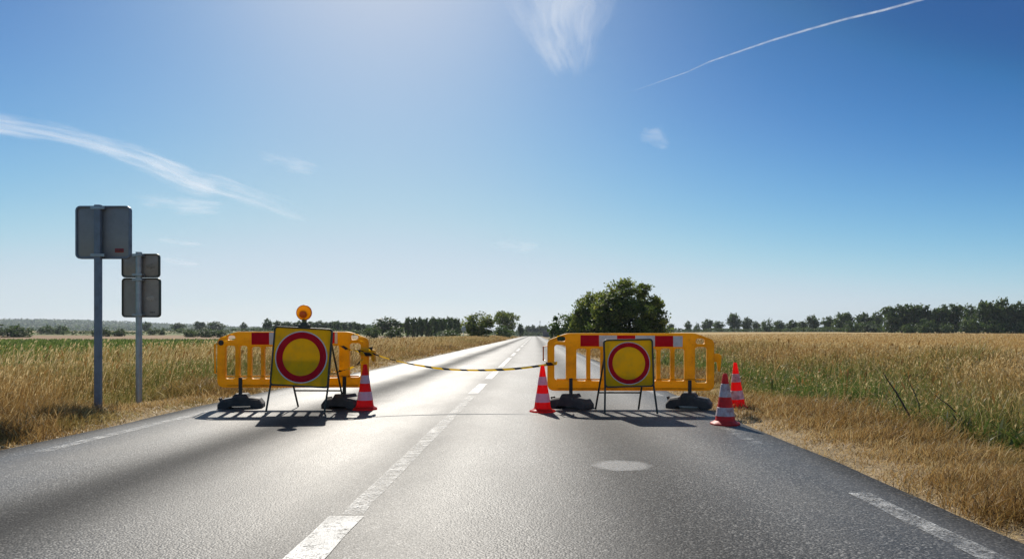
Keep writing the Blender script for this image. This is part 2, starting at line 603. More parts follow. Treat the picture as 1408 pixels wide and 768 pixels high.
def build_ground():
    xs = sorted(set([-6000, -4500, -3300, -2600, -2200, -1900, -1600, -1350, -1100, -900, -700, -520, -380, -280, -200, -150, -120, -90, -70, -55,
                     -42, -32, -24, -18, -14, -12, -10, -9, -8, -7.4, -6.8, -6.2, -5.6, -5.0, -4.55, -4.0, -2.5, -1, 0.5, 1.8, 2.3,
                     2.6, 3.0, 3.4, 3.9, 4.4, 4.9, 5.4, 5.9, 6.4, 7, 7.7, 8.5, 9.5, 11, 14, 18, 24, 32, 45, 60, 80, 105, 140, 190, 260, 350,
                     480, 650, 900, 1250, 1700, 2400, 3300, 4500, 6000]))
    ys = sorted(set([-25, -10, -4] + [i * 1.0 for i in range(0, 30)] + [30, 33, 36, 40, 45, 50, 56, 63, 71, 80, 90, 100, 112, 118, 130, 145, 160, 180, 200,
                     225, 250, 285, 300, 340, 380, 420, 470, 530, 600, 680, 780, 900, 1050, 1250, 1450, 1700, 1950, 2200, 2450, 2700, 3100, 3600, 4300, 5200, 6400, 7900]))
    X, Y = np.meshgrid(xs, ys)
    Z = terrain(X, Y)
    nx, ny = len(xs), len(ys)
    verts = np.stack([X.ravel(), Y.ravel(), Z.ravel()], 1)
    quads, mi = [], []
    order = ['soil', 'verge', 'green_crop', 'ploughed', 'pasture', 'stubble', 'wooded', 'pale_field']
    rng = random.Random(4)
    for j in range(ny - 1):
        for i in range(nx - 1):
            a = j * nx + i
            quads.append((a, a + 1, a + 1 + nx, a + nx))
            cx, cy = (xs[i] + xs[i + 1]) / 2, (ys[j] + ys[j + 1]) / 2
            if -6.2 < cx < 3.4: m = 'verge'
            elif cx < 0:
                if cx > -12: m = 'soil'
                elif cy < 118: m = 'green_crop'
                elif cy < 285: m = 'ploughed' if cx < -32 else 'pasture'
                elif cy < 470: m = 'pasture'
                elif cy < 900: m = 'pale_field' if (int(cx / 260) + int(cy / 200)) % 2 else 'pasture'
                elif cy < 1450: m = 'pasture'
                else: m = 'wooded'
            else:
                if cx < 7: m = 'soil'
                elif cy < 430: m = 'stubble'
                elif cy < 1400: m = 'pasture'
                else: m = 'wooded'
            mi.append(order.index(m))
    o = np_mesh('ground', verts, np.array(quads), None, None, [M[k] for k in order])
    o.data.polygons.foreach_set('material_index', np.array(mi, np.int32))
    o.data.shade_smooth()
    tag(o, kind='structure')


build_ground()


def build_road():
    rng = np.random.default_rng(3)
    ys = np.concatenate([np.arange(-6, 60, 0.25), np.geomspace(60, 820, 60)])
    n = len(ys)
    def wob(a, s):
        k = np.zeros(n)
        for f in (0.35, 0.9, 2.1, 4.7):
            k += np.sin(ys * f + rng.uniform(0, 6)) * a / (1 + f)
        return k * np.where(ys < 60, 1, 0.0)
    el = EDGE_L + wob(0.045, 1)
    er = EDGE_R + wob(0.03, 2)
    cols = np.linspace(0, 1, 9)
    verts = []
    zt = np.where(ys > 60, terrain(np.full(n, -1.0), ys) + 0.035, 0.0)
    crown = lambda c: 0.0
    for j in range(n):
        row = [(el[j] - 0.07, ys[j], zt[j] - 0.06)]
        row += [(el[j] + (er[j] - el[j]) * c, ys[j], zt[j]) for c in cols]
        row += [(er[j] + 0.07, ys[j], zt[j] - 0.06)]
        verts += row
    w = len(cols) + 2
    quads = [(j * w + i, j * w + i + 1, (j + 1) * w + i + 1, (j + 1) * w + i) for j in range(n - 1) for i in range(w - 1)]
    o = np_mesh('road', np.array(verts), np.array(quads), None, None, M['asphalt'])
    tag(o, kind='structure')


build_road()


def strip(x, y0, y1, w, mat, name='road_markings', taper=0.0):
    rng = random.Random(int(y0 * 77 + x * 13))
    n = max(4, int((y1 - y0) / 0.3)) if y1 < 60 else max(4, int((y1 - y0) / 6))
    m = MB()
    vs, fs = [], []
    for i in range(n + 1):
        y = y0 + (y1 - y0) * i / n
        z = 0.004 if y <= 60 else float(terrain(-1.0, y)) + 0.035 + 0.004 + 0.00006 * y
        jl, jr = rng.uniform(-.008, .008), rng.uniform(-.008, .008)
        vs += [(x - w / 2 + jl, y, z), (x + w / 2 + jr, y, z)]
    for i in range(n):
        fs.append((2 * i, 2 * i + 1, 2 * i + 3, 2 * i + 2))
    m.add(vs, fs)
    o = m.build(name, mat)
    tag(o, kind='structure')
    return o


CX = -1.03
strip(CX, 0.5, 3.75, 0.19, M['paint'])
strip(CX + 0.015, 3.78, 11.0, 0.12, M['centre_paint'])
strip(CX, 11.4, 13.7, 0.17, M['paint'])
strip(CX, 15.2, 18.4, 0.17, M['paint'])
strip(CX, 20.5, 29, 0.16, M['paint'])
strip(CX, 31, 36, 0.16, M['paint'])
for k in range(14):
    strip(CX, 40 + 13 * k, 48 + 13 * k, 0.16, M['paint'])
strip(2.04, 0.5, 4.3, 0.13, M['faint_paint'])
strip(2.03, 6.2, 7.3, 0.13, M['old_paint'])
strip(2.03, 11, 58, 0.12, M['faint_paint'])
strip(2.03, 60, 240, 0.12, M['faint_paint'])
strip(-4.2, 5.8, 9.2, 0.12, M['faint_paint'])
strip(-4.2, 11, 58, 0.12, M['old_paint'])
strip(-4.2, 60, 240, 0.12, M['faint_paint'])
# worn round paint patch on the right lane
m = MB()
pc = (wx(858, 5.18), 5.18)
m.add([(pc[0] + 0.27 * math.cos(a) * (1 + 0.08 * math.sin(3 * a)), pc[1] + 0.27 * math.sin(a) * (1 + 0.06 * math.cos(2 * a)), 0.004)
       for a in [2 * math.pi * k / 40 for k in range(40)]], [tuple(range(40))])
t = NT('worn_patch')
co = t.coord()
dv = t.n('ShaderNodeVectorMath', operation='DISTANCE'); t.l(co, dv.inputs[0]); dv.inputs[1].default_value = (pc[0] - 0.02, pc[1], 0.004)
fr = t.maprange(t.math('ADD', dv.outputs['Value'], t.math('MULTIPLY', t.math('SUBTRACT', t.noise(co, 9, 5, 0.7), 0.5), 0.16)), 0.15, 0.25, 0.48, 0.0, True)
fr = t.math('MULTIPLY', fr, t.ramp(t.noise(co, 80, 4, 0.7), [(0.33, 0.25), (0.55, 1.0)]))
pm = t.done(t.mixs(fr, t.n('ShaderNodeBsdfTransparent').outputs[0], t.pbsdf((0.5, 0.485, 0.46), 0.6, 0, t.bump(t.voronoi(co, 88), 0.6, 0.003))))
tag(m.build('paint_patch', pm), kind='structure')


# ------------------------------------------------------------------ grass
def blades(name, P, h, w, tint, green, lean=0.35, wind=(0.25, -0.1), heads=0.0, head_scale=1.0, seed=0, bias_face=True, mat=None):
    rng = np.random.default_rng(seed)
    n = len(P)
    ang = rng.uniform(0, 2 * np.pi, n)
    bend = np.abs(rng.normal(lean, lean * 0.6, n))
    d = np.stack([np.cos(ang) * bend + wind[0], np.sin(ang) * bend + wind[1]], 1)
    fa = rng.uniform(0, 2 * np.pi, n)
    if bias_face:
        fa = rng.normal(0, 0.7, n)
    side = np.stack([np.cos(fa), np.sin(fa), np.zeros(n)], 1)
    ts = np.array([0, 0.45, 0.8, 1.0])
    ws = np.array([1.0, 0.85, 0.55, 0.0])
    V = []
    cen = []
    for t, ww in zip(ts, ws):
        c = P + np.concatenate([d * (h[:, None] * t ** 1.8), (h * (t - 0.18 * t * t * np.minimum(bend, 1.5)))[:, None]], 1)
        cen.append(c)
        if ww > 0:
            V.append(c - side * (w * ww / 2)[:, None])
            V.append(c + side * (w * ww / 2)[:, None])
        else:
            V.append(c)
    A = np.stack(V, 1).reshape(-1, 3)
    b = (np.arange(n) * 7)[:, None]
    quads = np.concatenate([b + np.array([0, 1, 3, 2]), b + np.array([2, 3, 5, 4])])
    tris = b + np.array([4, 5, 6])
    tint = np.where(rng.random(n) < 0.10, np.clip(tint + 0.35, 0, 1), tint)
    ti, gr = np.repeat(tint, 7), np.repeat(green, 7)
    if heads > 0:
        k = np.where(rng.random(n) < heads)[0]
        top = cen[3][k]
        dirv = cen[3][k] - cen[2][k]
        dirv /= np.linalg.norm(dirv, axis=1)[:, None] + 1e-9
        hl = (h[k] * rng.uniform(0.07, 0.17, len(k)) * head_scale)[:, None]
        hw = (w[k] * rng.uniform(1.2, 2.1, len(k)) * head_scale)[:, None] / 2
        p0 = top - dirv * hl * 0.5
        droop = np.array([0, 0, -0.18])
        p1 = p0 + dirv * hl * 0.4
        p2 = p0 + dirv * hl + droop * hl
        s = side[k]
        HV = np.stack([p0, p1 - s * hw, p2, p1 + s * hw], 1).reshape(-1, 3)
        base = len(A)
        hb = (base + np.arange(len(k)) * 4)[:, None]
        quads = np.concatenate([quads, hb + np.array([0, 1, 2, 3])])
        A = np.concatenate([A, HV])
        ti = np.concatenate([ti, np.repeat(np.clip(tint[k] + 0.2, 0, 1), 4)])
        gr = np.concatenate([gr, np.repeat(green[k] * 0.15, 4)])
    o = np_mesh(name, A, quads, tris, {'tint': ti, 'green': gr}, mat or M['grass'])
    return tag(o, kind='stuff')


def lowfreq(x, y, seed, s=1.0):
    rng = np.random.default_rng(seed)
    v = np.zeros_like(x)
    for i in range(7):
        a = rng.uniform(0, 2 * np.pi); f = s * 2 ** rng.uniform(-1.5, 1.8)
        v += np.sin((x * np.cos(a) + y * np.sin(a)) * f + rng.uniform(0, 6)) / 7 ** 0.5
    return v      # about unit variance / 2


def scatter(n, x0, x1, y0, y1, p, seed, margin=90):
    """points with density ~ y^-p inside the widened view"""
    rng = np.random.default_rng(seed)
    out = []
    got = 0
    while got < n:
        k = n * 2
        u = rng.random(k)
        if abs(p - 1) < 1e-6:
            y = y0 * (y1 / y0) ** u
        else:
            y = (y0 ** (1 - p) + u * (y1 ** (1 - p) - y0 ** (1 - p))) ** (1 / (1 - p))
        lo = np.maximum(x0, (-U0 - margin) / F * y - 0.6)
        hi = np.minimum(x1, (1408 - U0 + margin) / F * y + 0.6)
        x = x0 + rng.random(k) * (x1 - x0) if (x1 - x0) < 12 else lo + rng.random(k) * (hi - lo)
        ok = (x >= lo) & (x <= hi)
        q = np.stack([x[ok], y[ok]], 1)
        out.append(q); got += len(q)
    q = np.concatenate(out)[:n]
    return q[:, 0], q[:, 1], rng


def pw(y, near=0.0035, k=0.00075):
    return near + k * y


# short dry verge, both sides
for nm, x0, x1, n, sd in (('left_verge_grass', -7.0, -4.62, 75000, 11), ('right_verge_grass', 2.42, 4.75, 92000, 12)):
    x, y, rng = scatter(n, x0, x1, 3.6 if x0 > 0 else 5.0, 120, 1.35, sd)
    edge = (EDGE_L - x) if x0 < 0 else (x - EDGE_R)
    lf = lowfreq(x, y, sd, 2.2)
    keep = rng.random(len(x)) < np.clip(edge * 1.3 + 0.25 * lf, 0.04, 1)
    x, y, edge, lf = x[keep], y[keep], edge[keep], lf[keep]
    h = (0.04 + 0.125 * np.clip(edge / 1.6, 0, 1)) * (1 + 0.6 * np.clip(lf, -1.1, 1.6)) * rng.uniform(0.4, 1.7, len(x))
    P = np.stack([x, y, terrain(x, y) - 0.005], 1)
    blades(nm.replace('left_', '').replace('right_', ''), P, h, pw(y, 0.0022, 0.0006) * rng.uniform(0.7, 1.3, len(x)),
           np.clip(rng.normal(0.56, 0.22, len(x)) - 0.16 * lf, 0, 1), np.clip(rng.normal(0.02, 0.12, len(x)) + 0.3 * (lowfreq(x, y, sd + 5, 1.4) > 0.75), 0, 1),
           lean=0.65, wind=(0.15, -0.05), heads=0.04, seed=sd)

# tall dry grass on the left bank
x, y, rng = scatter(150000, -14.5, -6.2, 5.5, 150, 1.25, 21)
bank = np.clip((-6.2 - x) / 1.1, 0, 1)
lf = lowfreq(x, y, 22, 0.9)
h = (0.13 + 0.42 * bank) * (1 + 0.13 * lf) * rng.uniform(0.5, 1.12, len(x)) * (1 - 0.52 * np.clip((-8.2 - x) / 4.5, 0, 1))
grn = np.clip(0.16 + 0.42 * lowfreq(x, y, 23, 0.5) + rng.normal(0, 0.2, len(x)) + 0.25 * (h < 0.36), 0, 1)
P = np.stack([x, y, terrain(x, y) - 0.01], 1)
blades('tall_grass', P, h, pw(y, 0.0026, 0.00048) * rng.uniform(0.7, 1.4, len(x)), np.clip(rng.normal(0.55, 0.22, len(x)), 0, 1), grn,
       lean=0.28, wind=(0.16, -0.05), heads=0.45, seed=24)
# a few taller pale stalks above it
x, y, rng = scatter(900, -14, -6.6, 5.5, 60, 1.1, 25)
P = np.stack([x, y, terrain(x, y)], 1)
blades('tall_grass', P, rng.uniform(0.55, 0.95, len(x)), pw(y, 0.0022, 0.0005), np.clip(rng.normal(0.9, 0.1, len(x)), 0, 1), np.zeros(len(x)),
       lean=0.2, wind=(0.28, 0.0), heads=1.0, head_scale=1.3, seed=26)
# roadside grass along the far left of the road
x, y, rng = scatter(26000, -16, -5.6, 18, 230, 1.0, 27)
h = rng.uniform(0.25, 0.8, len(x)) * np.clip((-5.2 - x) / 1.8, 0.15, 1)
P = np.stack([x, y, terrain(x, y)], 1)
blades('tall_grass', P, h, pw(y, 0.004, 0.0007), np.clip(rng.normal(0.6, 0.2, len(x)), 0, 1),
       np.clip(0.12 + 0.3 * lowfreq(x, y, 29, 0.2) + rng.normal(0, .12, len(x)), 0, 1), lean=0.3, heads=0.5, seed=28)
# green crop beyond the bank
x, y, rng = scatter(30000, -160, -12.5, 12, 117, 1.0, 31)
P = np.stack([x, y, terrain(x, y)], 1)
blades('green_crop', P, rng.uniform(0.2, 0.42, len(x)), pw(y, 0.012, 0.0016), rng.random(len(x)), np.full(len(x), 0.97), lean=0.5, seed=32)

# weeds in the right ditch
x, y, rng = scatter(165000, 3.7, 9.5, 4.2, 110, 1.2, 41)
lf = lowfreq(x, y, 42, 1.3)
dd = np.clip((x - 3.7) / 1.3, 0, 1)
h = (0.14 + 0.40 * dd) * (1 + 0.25 * lf) * rng.uniform(0.4, 1.3, len(x))
grn = np.clip(1.08 - 0.21 * (x - 4.4) + 0.35 * lowfreq(x, y, 43, 0.7) + rng.normal(0, 0.28, len(x)), 0, 1) * np.clip((x - 3.6) * 1.4, 0, 1)
P = np.stack([x, y, terrain(x, y) - 0.01], 1)
blades('ditch_weeds', P, h, pw(y, 0.003, 0.0005) * rng.uniform(0.7, 1.7, len(x)), np.clip(rng.normal(0.5, 0.24, len(x)), 0, 1), grn,
       lean=0.45, wind=(0.1, -0.1), heads=0.25, seed=44)
x, y, rng = scatter(26000, 4.2, 8.6, 4.2, 60, 1.1, 45)
keep = lowfreq(x, y, 46, 1.6) > -0.1 + 0.35 * np.clip(x - 6, 0, 3)
x, y = x[keep], y[keep]
P = np.stack([x, y, terrain(x, y) + rng.uniform(0, 0.22, len(x))], 1)
blades('ditch_weeds', P, rng.uniform(0.1, 0.3, len(x)), pw(y, 0.016, 0.001) * rng.uniform(0.6, 1.6, len(x)), rng.uniform(0.0, 0.5, len(x)), rng.uniform(0.8, 1, len(x)),
       lean=0.9, wind=(0, 0), seed=47, bias_face=False)
# brown dock stems with dark seed heads, both banks
for sd, xa, xb, ya in ((48, 4.6, 9.5, 5), (49, -10, -6.4, 6)):
    x, y, rng = scatter(330, xa, xb, ya, 45, 1.0, sd)
    P = np.stack([x, y, terrain(x, y)], 1)
    blades('tall_grass', P, rng.uniform(0.45, 0.85, len(x)), pw(y, 0.005, 0.0005), rng.uniform(0, 0.2, len(x)), np.zeros(len(x)), lean=0.18, wind=(0.05, 0), heads=1.0, head_scale=1.9, seed=sd)
# dry field grass and wheat stubble to the right
x, y, rng = scatter(150000, 7.5, 260, 6.5, 230, 1.15, 51)
lf = lowfreq(x, y, 52, 0.6)
near = 1 - np.clip((x - 9) / 14, 0, 1)
h = (0.2 + 0.36 * near) * (1 + 0.2 * lf) * rng.uniform(0.5, 1.25, len(x))
P = np.stack([x, y, terrain(x, y) - 0.01], 1)
grn = np.clip(0.12 * near + 0.18 * lf * near + rng.normal(0, 0.14, len(x)), 0, 1)
blades('wheat_stubble', P, h, pw(y, 0.003, 0.00065) * rng.uniform(0.7, 1.4, len(x)), np.clip(rng.normal(0.6, 0.2, len(x)), 0, 1), grn,
       lean=0.3, wind=(0.12, -0.08), heads=0.45, seed=53)
# tall pale stalks near the camera, right
x, y, rng = scatter(420, 4.4, 9, 5.0, 16, 1.0, 61)
P = np.stack([x, y, terrain(x, y)], 1)
blades('grass_stalks', P, rng.uniform(0.6, 1.15, len(x)), np.full(len(x), 0.004), rng.uniform(0.75, 1, len(x)), np.zeros(len(x)),
       lean=0.35, wind=(-0.05, 0), heads=1.0, head_scale=0.9, seed=62)
# straw litter lying on the gravel
x, y, rng = scatter(9000, 2.36, 3.6, 3.4, 40, 1.3, 63)
x2, y2, _ = scatter(7000, -5.8, -4.66, 5, 40, 1.3, 64)
x, y = np.concatenate([x, x2]), np.concatenate([y, y2])
P = np.stack([x, y, terrain(x, y) + 0.012], 1)
blades('straw_litter', P, rng.uniform(0.03, 0.12, len(x)) * 0.5, pw(y, 0.003, 0.0006), rng.uniform(0.5, 1, len(x)), np.zeros(len(x)),
       lean=2.2, wind=(0, 0), seed=65, bias_face=False)


# ------------------------------------------------------------------ trees
def crown_mesh(name, lobes, nclump, per, size, spread, seed, mat, shell=0.22):
    rng = np.random.default_rng(seed)
    L = np.array(lobes, float)
    wgt = L[:, 3] * L[:, 4] + L[:, 3] * L[:, 5] * 2
    idx = rng.choice(len(L), nclump, p=wgt / wgt.sum())
    d = rng.normal(size=(nclump, 3)); d /= np.linalg.norm(d, axis=1)[:, None]
    r = 1 - np.abs(rng.normal(0, shell, nclump))
    r *= 1 + 0.12 * np.sin(d[:, 0] * 7 + seed) * np.sin(d[:, 2] * 6 + d[:, 1] * 5)
    C = L[idx, :3] + d * r[:, None] * L[idx, 3:6]
    ct = rng.normal(0.5, 0.17, nclump)
    n = nclump * per
    ci = np.repeat(np.arange(nclump), per)
    off = rng.normal(size=(n, 3)) * spread * rng.uniform(0.6, 1.3, nclump)[ci][:, None]
    off[:, 2] *= 0.75
    P = C[ci] + off
    P[:, 2] = np.maximum(P[:, 2], 0.0)
    nrm = d[ci] * 0.5 + rng.normal(size=(n, 3)) * 0.8 + np.array([0, 0, 0.35])
    nrm /= np.linalg.norm(nrm, axis=1)[:, None]
    a = np.cross(nrm, rng.normal(size=(n, 3))); a /= np.linalg.norm(a, axis=1)[:, None]
    b = np.cross(nrm, a)
    s = (size * rng.uniform(0.5, 1.35, n))[:, None]
    V = np.stack([P - a * s * 0.6, P - b * s * rng.uniform(.25, .5, (n, 1)), P + a * s * 0.6, P + b * s * rng.uniform(.25, .5, (n, 1))], 1).reshape(-1, 3)
    lo, hi = np.percentile(V[:, :2], 0.7, axis=0), np.percentile(V[:, :2], 99.3, axis=0)
    V[:, :2] = (V[:, :2] - (lo + hi) / 2) / (hi - lo)
    V[:, 2] = V[:, 2] / np.percentile(V[:, 2], 99.6)
    q = (np.arange(n) * 4)[:, None] + np.array([0, 1, 2, 3])
    tint = np.repeat(np.clip(ct[ci] + rng.normal(0, 0.17, n), 0, 1), 4)
    me = np_mesh(name, V, q, None, {'tint': tint})
    me.materials.append(mat)
    return me


def trunk_mesh(name, h=0.55, r=0.035, limbs=5, seed=0, top_spread=0.25):
    rng = random.Random(seed)
    m = MB()
    m.tube([(0, 0, -0.03), (0.004, 0, h * 0.3), (-0.008, 0.006, h * 0.6), (0.004, -0.004, h)], [r * 1.35, r, r * 0.8, r * 0.4], 8)
    for i in range(limbs):
        a = 2 * math.pi * i / limbs + rng.uniform(-.4, .4)
        z0 = h * rng.uniform(0.35, 0.7)
        k = top_spread * rng.uniform(0.7, 1.2)
        m.tube([(0, 0, z0), (k * 0.5 * math.cos(a), k * 0.5 * math.sin(a), z0 + 0.12), (k * math.cos(a), k * math.sin(a), z0 + 0.26)], [r * 0.55, r * 0.4, r * 0.15], 6)
    me_o = m.build(name, M['bark'], smooth=True)
    me = me_o.data
    bpy.data.objects.remove(me_o)
    return me


def round_lobes(seed, k=7):
    rng = random.Random(seed)
    L = [(0, 0, 0.56, 0.36, 0.36, 0.4), (0.05, 0, 0.24, 0.3, 0.3, 0.2), (-0.08, 0, 0.2, 0.26, 0.26, 0.18)]
    for i in range(k):
        a = 2 * math.pi * i / k + rng.uniform(-.3, .3)
        L.append((0.25 * math.cos(a), 0.25 * math.sin(a), rng.uniform(0.38, 0.7), rng.uniform(0.16, 0.24), 0.2, rng.uniform(0.16, 0.24)))
    return L


def bush_lobes(seed, k=7):
    rng = random.Random(seed)
    L = [(0, 0, 0.32, 0.38, 0.38, 0.55)]
    for i in range(k):
        a = 2 * math.pi * i / k + rng.uniform(-.3, .3)
        L.append((0.3 * math.cos(a), 0.3 * math.sin(a), rng.uniform(0.2, 0.5), 0.2, 0.2, rng.uniform(0.2, 0.32)))
    return L


def poplar_lobes(seed):
    rng = random.Random(seed)
    return [(0, 0, 0.5, 0.3, 0.3, 0.46)] + [(rng.uniform(-.18, .18), rng.uniform(-.18, .18), 0.2 + 0.13 * i, 0.22, 0.22, 0.16) for i in range(6)]


CR = {}
for s in range(3):
    CR['round', s] = crown_mesh('round_crown', round_lobes(s + 10), 75, 28, 0.085, 0.075, 100 + s, M['leaf_far'])
    CR['bush', s] = crown_mesh('bush_crown', bush_lobes(s + 20), 55, 22, 0.085, 0.08, 200 + s, M['leaf_far'])
    CR['light', s] = crown_mesh('light_crown', bush_lobes(s + 30), 60, 26, 0.075, 0.075, 300 + s, M['leaf_light'])
    CR['poplar', s] = crown_mesh('poplar_crown', poplar_lobes(s + 40), 70, 28, 0.085, 0.07, 400 + s, M['leaf_far'])
    CR['mid', s] = crown_mesh('mid_crown', round_lobes(s + 50, 9), 110, 40, 0.05, 0.06, 500 + s, M['leaf_near'])
TR = {'tree': trunk_mesh('trunk', 0.6, 0.03, 5, 1), 'bush': trunk_mesh('stem', 0.4, 0.02, 5, 2)}
tree_n = [0]


def tree(kind, u, top, width, Y, label, group=None, name=None, cat='tree', base_v=None, depth=1.0, lift=0.0):
    """a tree whose crown is centred in direction u, stands on the ground at distance Y"""
    x = wx(u, Y)
    z0 = float(terrain(x, Y))
    hh = wz(top, Y) - z0
    w = width / F * Y
    s = tree_n[0] % 3
    tree_n[0] += 1
    bush = kind in ('bush', 'light')
    name = name or ('bush' if bush else 'poplar_tree' if kind == 'poplar' else 'tree')
    r = empty(name, (x, Y, z0), label, 'bush' if bush else cat, group, rz=0)
    t = link('stem' if bush else 'trunk', TR['bush' if bush else 'tree'], None, r)
    t.scale = (hh, hh, hh) if not bush else (w * 0.7, w * 0.7, hh)
    c = link('crown', CR[kind, s], None, r)
    bot = 0.0 if bush else hh * 0.02
    c.location = (0, 0, bot)
    c.rotation_euler = (0, 0, (tree_n[0] * 2.4) % 6.28)
    c.scale = (w, w * depth, hh - bot)
    return r


# the roadside clump behind the right barrier: three near trees with dense crowns
def near_tree(u, top, width, Y, lobes, nclump, per, seed, label, mat, name='roadside_tree', cat='tree', size=0.03, spread=0.05):
    x = wx(u, Y)
    z0 = float(terrain(x, Y))
    hh = wz(top, Y) - z0
    w = width / F * Y
    r = empty(name, (x, Y, z0), label, cat, 'roadside trees behind the right barrier')
    t = link('trunk', trunk_mesh('trunk', 0.6, 0.028, 7, seed, 0.3), None, r)
    t.scale = (hh, hh, hh)
    c = link('crown', crown_mesh('crown', lobes, nclump, per, size, spread, seed, mat, 0.13), None, r)
    c.scale = (w, w, hh)


near_tree(866, 387, 98, 74, [(0, 0, 0.44, 0.44, 0.42, 0.44), (-0.06, 0, 0.7, 0.27, 0.27, 0.27), (0.16, 0, 0.64, 0.26, 0.26, 0.26), (-0.28, -0.1, 0.46, 0.22, 0.22, 0.28), (0.32, 0, 0.36, 0.2, 0.25, 0.3), (0.05, -.25, 0.3, 0.36, 0.25, 0.3),
                             (-.15, -.22, 0.55, .22, .2, .22), (-.3, 0, .2, .28, .28, .24), (.28, 0, .18, .26, .28, .22)],
          330, 100, 71, 'broad rounded tree, largest and tallest of the clump behind the right barrier', M['leaf_near'], size=0.032, spread=0.038)
near_tree(813, 403, 52, 80, [(0, 0, 0.55, 0.38, 0.38, 0.4), (-0.2, 0, 0.4, 0.26, 0.26, 0.35), (0.2, -0.1, 0.6, 0.26, 0.26, 0.32), (0, -0.2, 0.3, 0.3, 0.3, 0.3)],
          150, 70, 72, 'middle sized bushy tree joined to the left side of the broad rounded tree', M['leaf_near'], size=0.042, spread=0.05)
near_tree(778, 433, 44, 92, bush_lobes(5), 80, 60, 73, 'low light green bush at the road edge, left end of the clump', M['leaf_light'],
          name='roadside_bush', cat='bush', size=0.06, spread=0.06)

GL = 'trees and bushes left of the road'
tree('mid', 658, 430, 47, 130, 'large bushy green tree by the left roadside, next to the round sign', GL)
tree('mid', 697, 428, 31, 215, 'tall dark round tree nearest the far end of the road on its left', GL)
tree('light', 692, 447, 24, 165, 'low light green bush at the foot of the tall dark round tree', GL)
tree('round', 716, 445, 9, 300, 'small narrow tree just right of the tall dark round tree', GL)
tree('light', 617, 452, 36, 140, 'low pale green bush in front of the poplar row, left of the round sign', GL)
tree('round', 536, 437, 42, 230, 'broad dark tree at the left end of the poplar row', GL)
tree('bush', 512, 448, 22, 165, 'small dark rounded bush just above the right end of the left barrier', GL)
tree('bush', 543, 449, 28, 160, 'rounded dark bush in front of the broad dark tree', GL)
tree('round', 368, 438, 13, 330, 'small round tree showing above the barrier just left of the yellow sign with the lamp', GL)
for i, u in enumerate((561, 568, 574, 580, 587, 593, 599, 606, 612, 618, 624, 630)):
    tree('poplar', u, 436 + (i * 7 % 3) * 0.8, 10.5, 225 + (i % 3) * 6, 'dark poplar in the close row left of the round sign', 'poplars in the row left of the road')
for i, u in enumerate((380, 389, 397, 407, 417, 426, 436, 445, 455, 464, 473, 482, 491, 500)):
    tree('poplar', u, 441 + (i * 5 % 3) * 0.9 + max(0, (i - 10)) * 0.7, 13, 340 + (i % 3) * 9, 'dark tree in the long even wood behind the amber lamp', 'trees of the wood behind the lamp')
GF = 'far hedgerow trees on the left horizon'
tree('bush', 10, 446, 34, 200, 'large dark bush at the left edge of the photo beyond the brown field', GF)
tree('bush', 31, 447, 24, 205, 'dark bush right beside the one at the left edge, beyond the brown field', GF)
tree('bush', 60, 449, 17, 330, 'left bush of the three grouped in front of the wooded hill', GF)
tree('bush', 69, 446, 18, 340, 'middle bush of the three grouped in front of the wooded hill', GF)
tree('bush', 84, 446.5, 17, 335, 'right bush of the three grouped in front of the wooded hill', GF)
tree('bush', 146, 450, 14, 230, 'dark bush just right of the tall sign post', GF)
tree('bush', 130, 453, 9, 235, 'small bush just left of the tall sign post', GF)
tree('bush', 163, 451, 16, 240, 'round dark bush between the two sign posts', GF)
tree('round', 201, 442.5, 12, 520, 'tall round tree just right of the shorter sign post, under its lower panel', GF)
tree('bush', 210, 450, 13, 300, 'left one of two dark bushes right of the shorter sign post', GF)
tree('bush', 222, 450.5, 9, 300, 'right one of two dark bushes right of the shorter sign post', GF)
tree('round', 245, 443.5, 17, 500, 'pale hazy round tree, first one right of the shorter sign', GF)
tree('bush', 249, 449, 9, 420, 'small bush under the pale hazy round tree', GF)
tree('round', 275, 442, 17, 500, 'round hazy tree midway between the shorter sign and the left barrier', GF)
tree('round', 298, 442, 23, 510, 'wide hazy tree just above the left end of the left barrier', GF)
tree('round', 335, 443, 9, 520, 'small lone hazy tree above the left barrier', GF)
tree('bush', 262, 452, 18, 210, 'left part of the dark scrub beside the left barrier', GF)
tree('bush', 281, 451, 24, 205, 'middle part of the dark scrub beside the left barrier', GF)
tree('bush', 300, 452, 22, 200, 'right part of the dark scrub, touching the left barrier in the view', GF)
GE = 'far trees at the end of the road'
for u, t_, w, l in ((725, 447.5, 10, 'hazy tree left of the vanishing point, first of the far ones'), (733, 446.5, 11, 'hazy tree right at the vanishing point of the road'),
                    (741, 447.5, 10, 'hazy tree just right of the vanishing point below the thin mast'), (748, 447, 12, 'hazy tree behind the small grey shed')):
    tree('round', u, t_, w, 640, l, GE)
GR = 'trees along the far edge of the stubble field'


def Z(zx): return 900 + zx / 2.772
def ZV(zy): return 390 + zy / 2.772


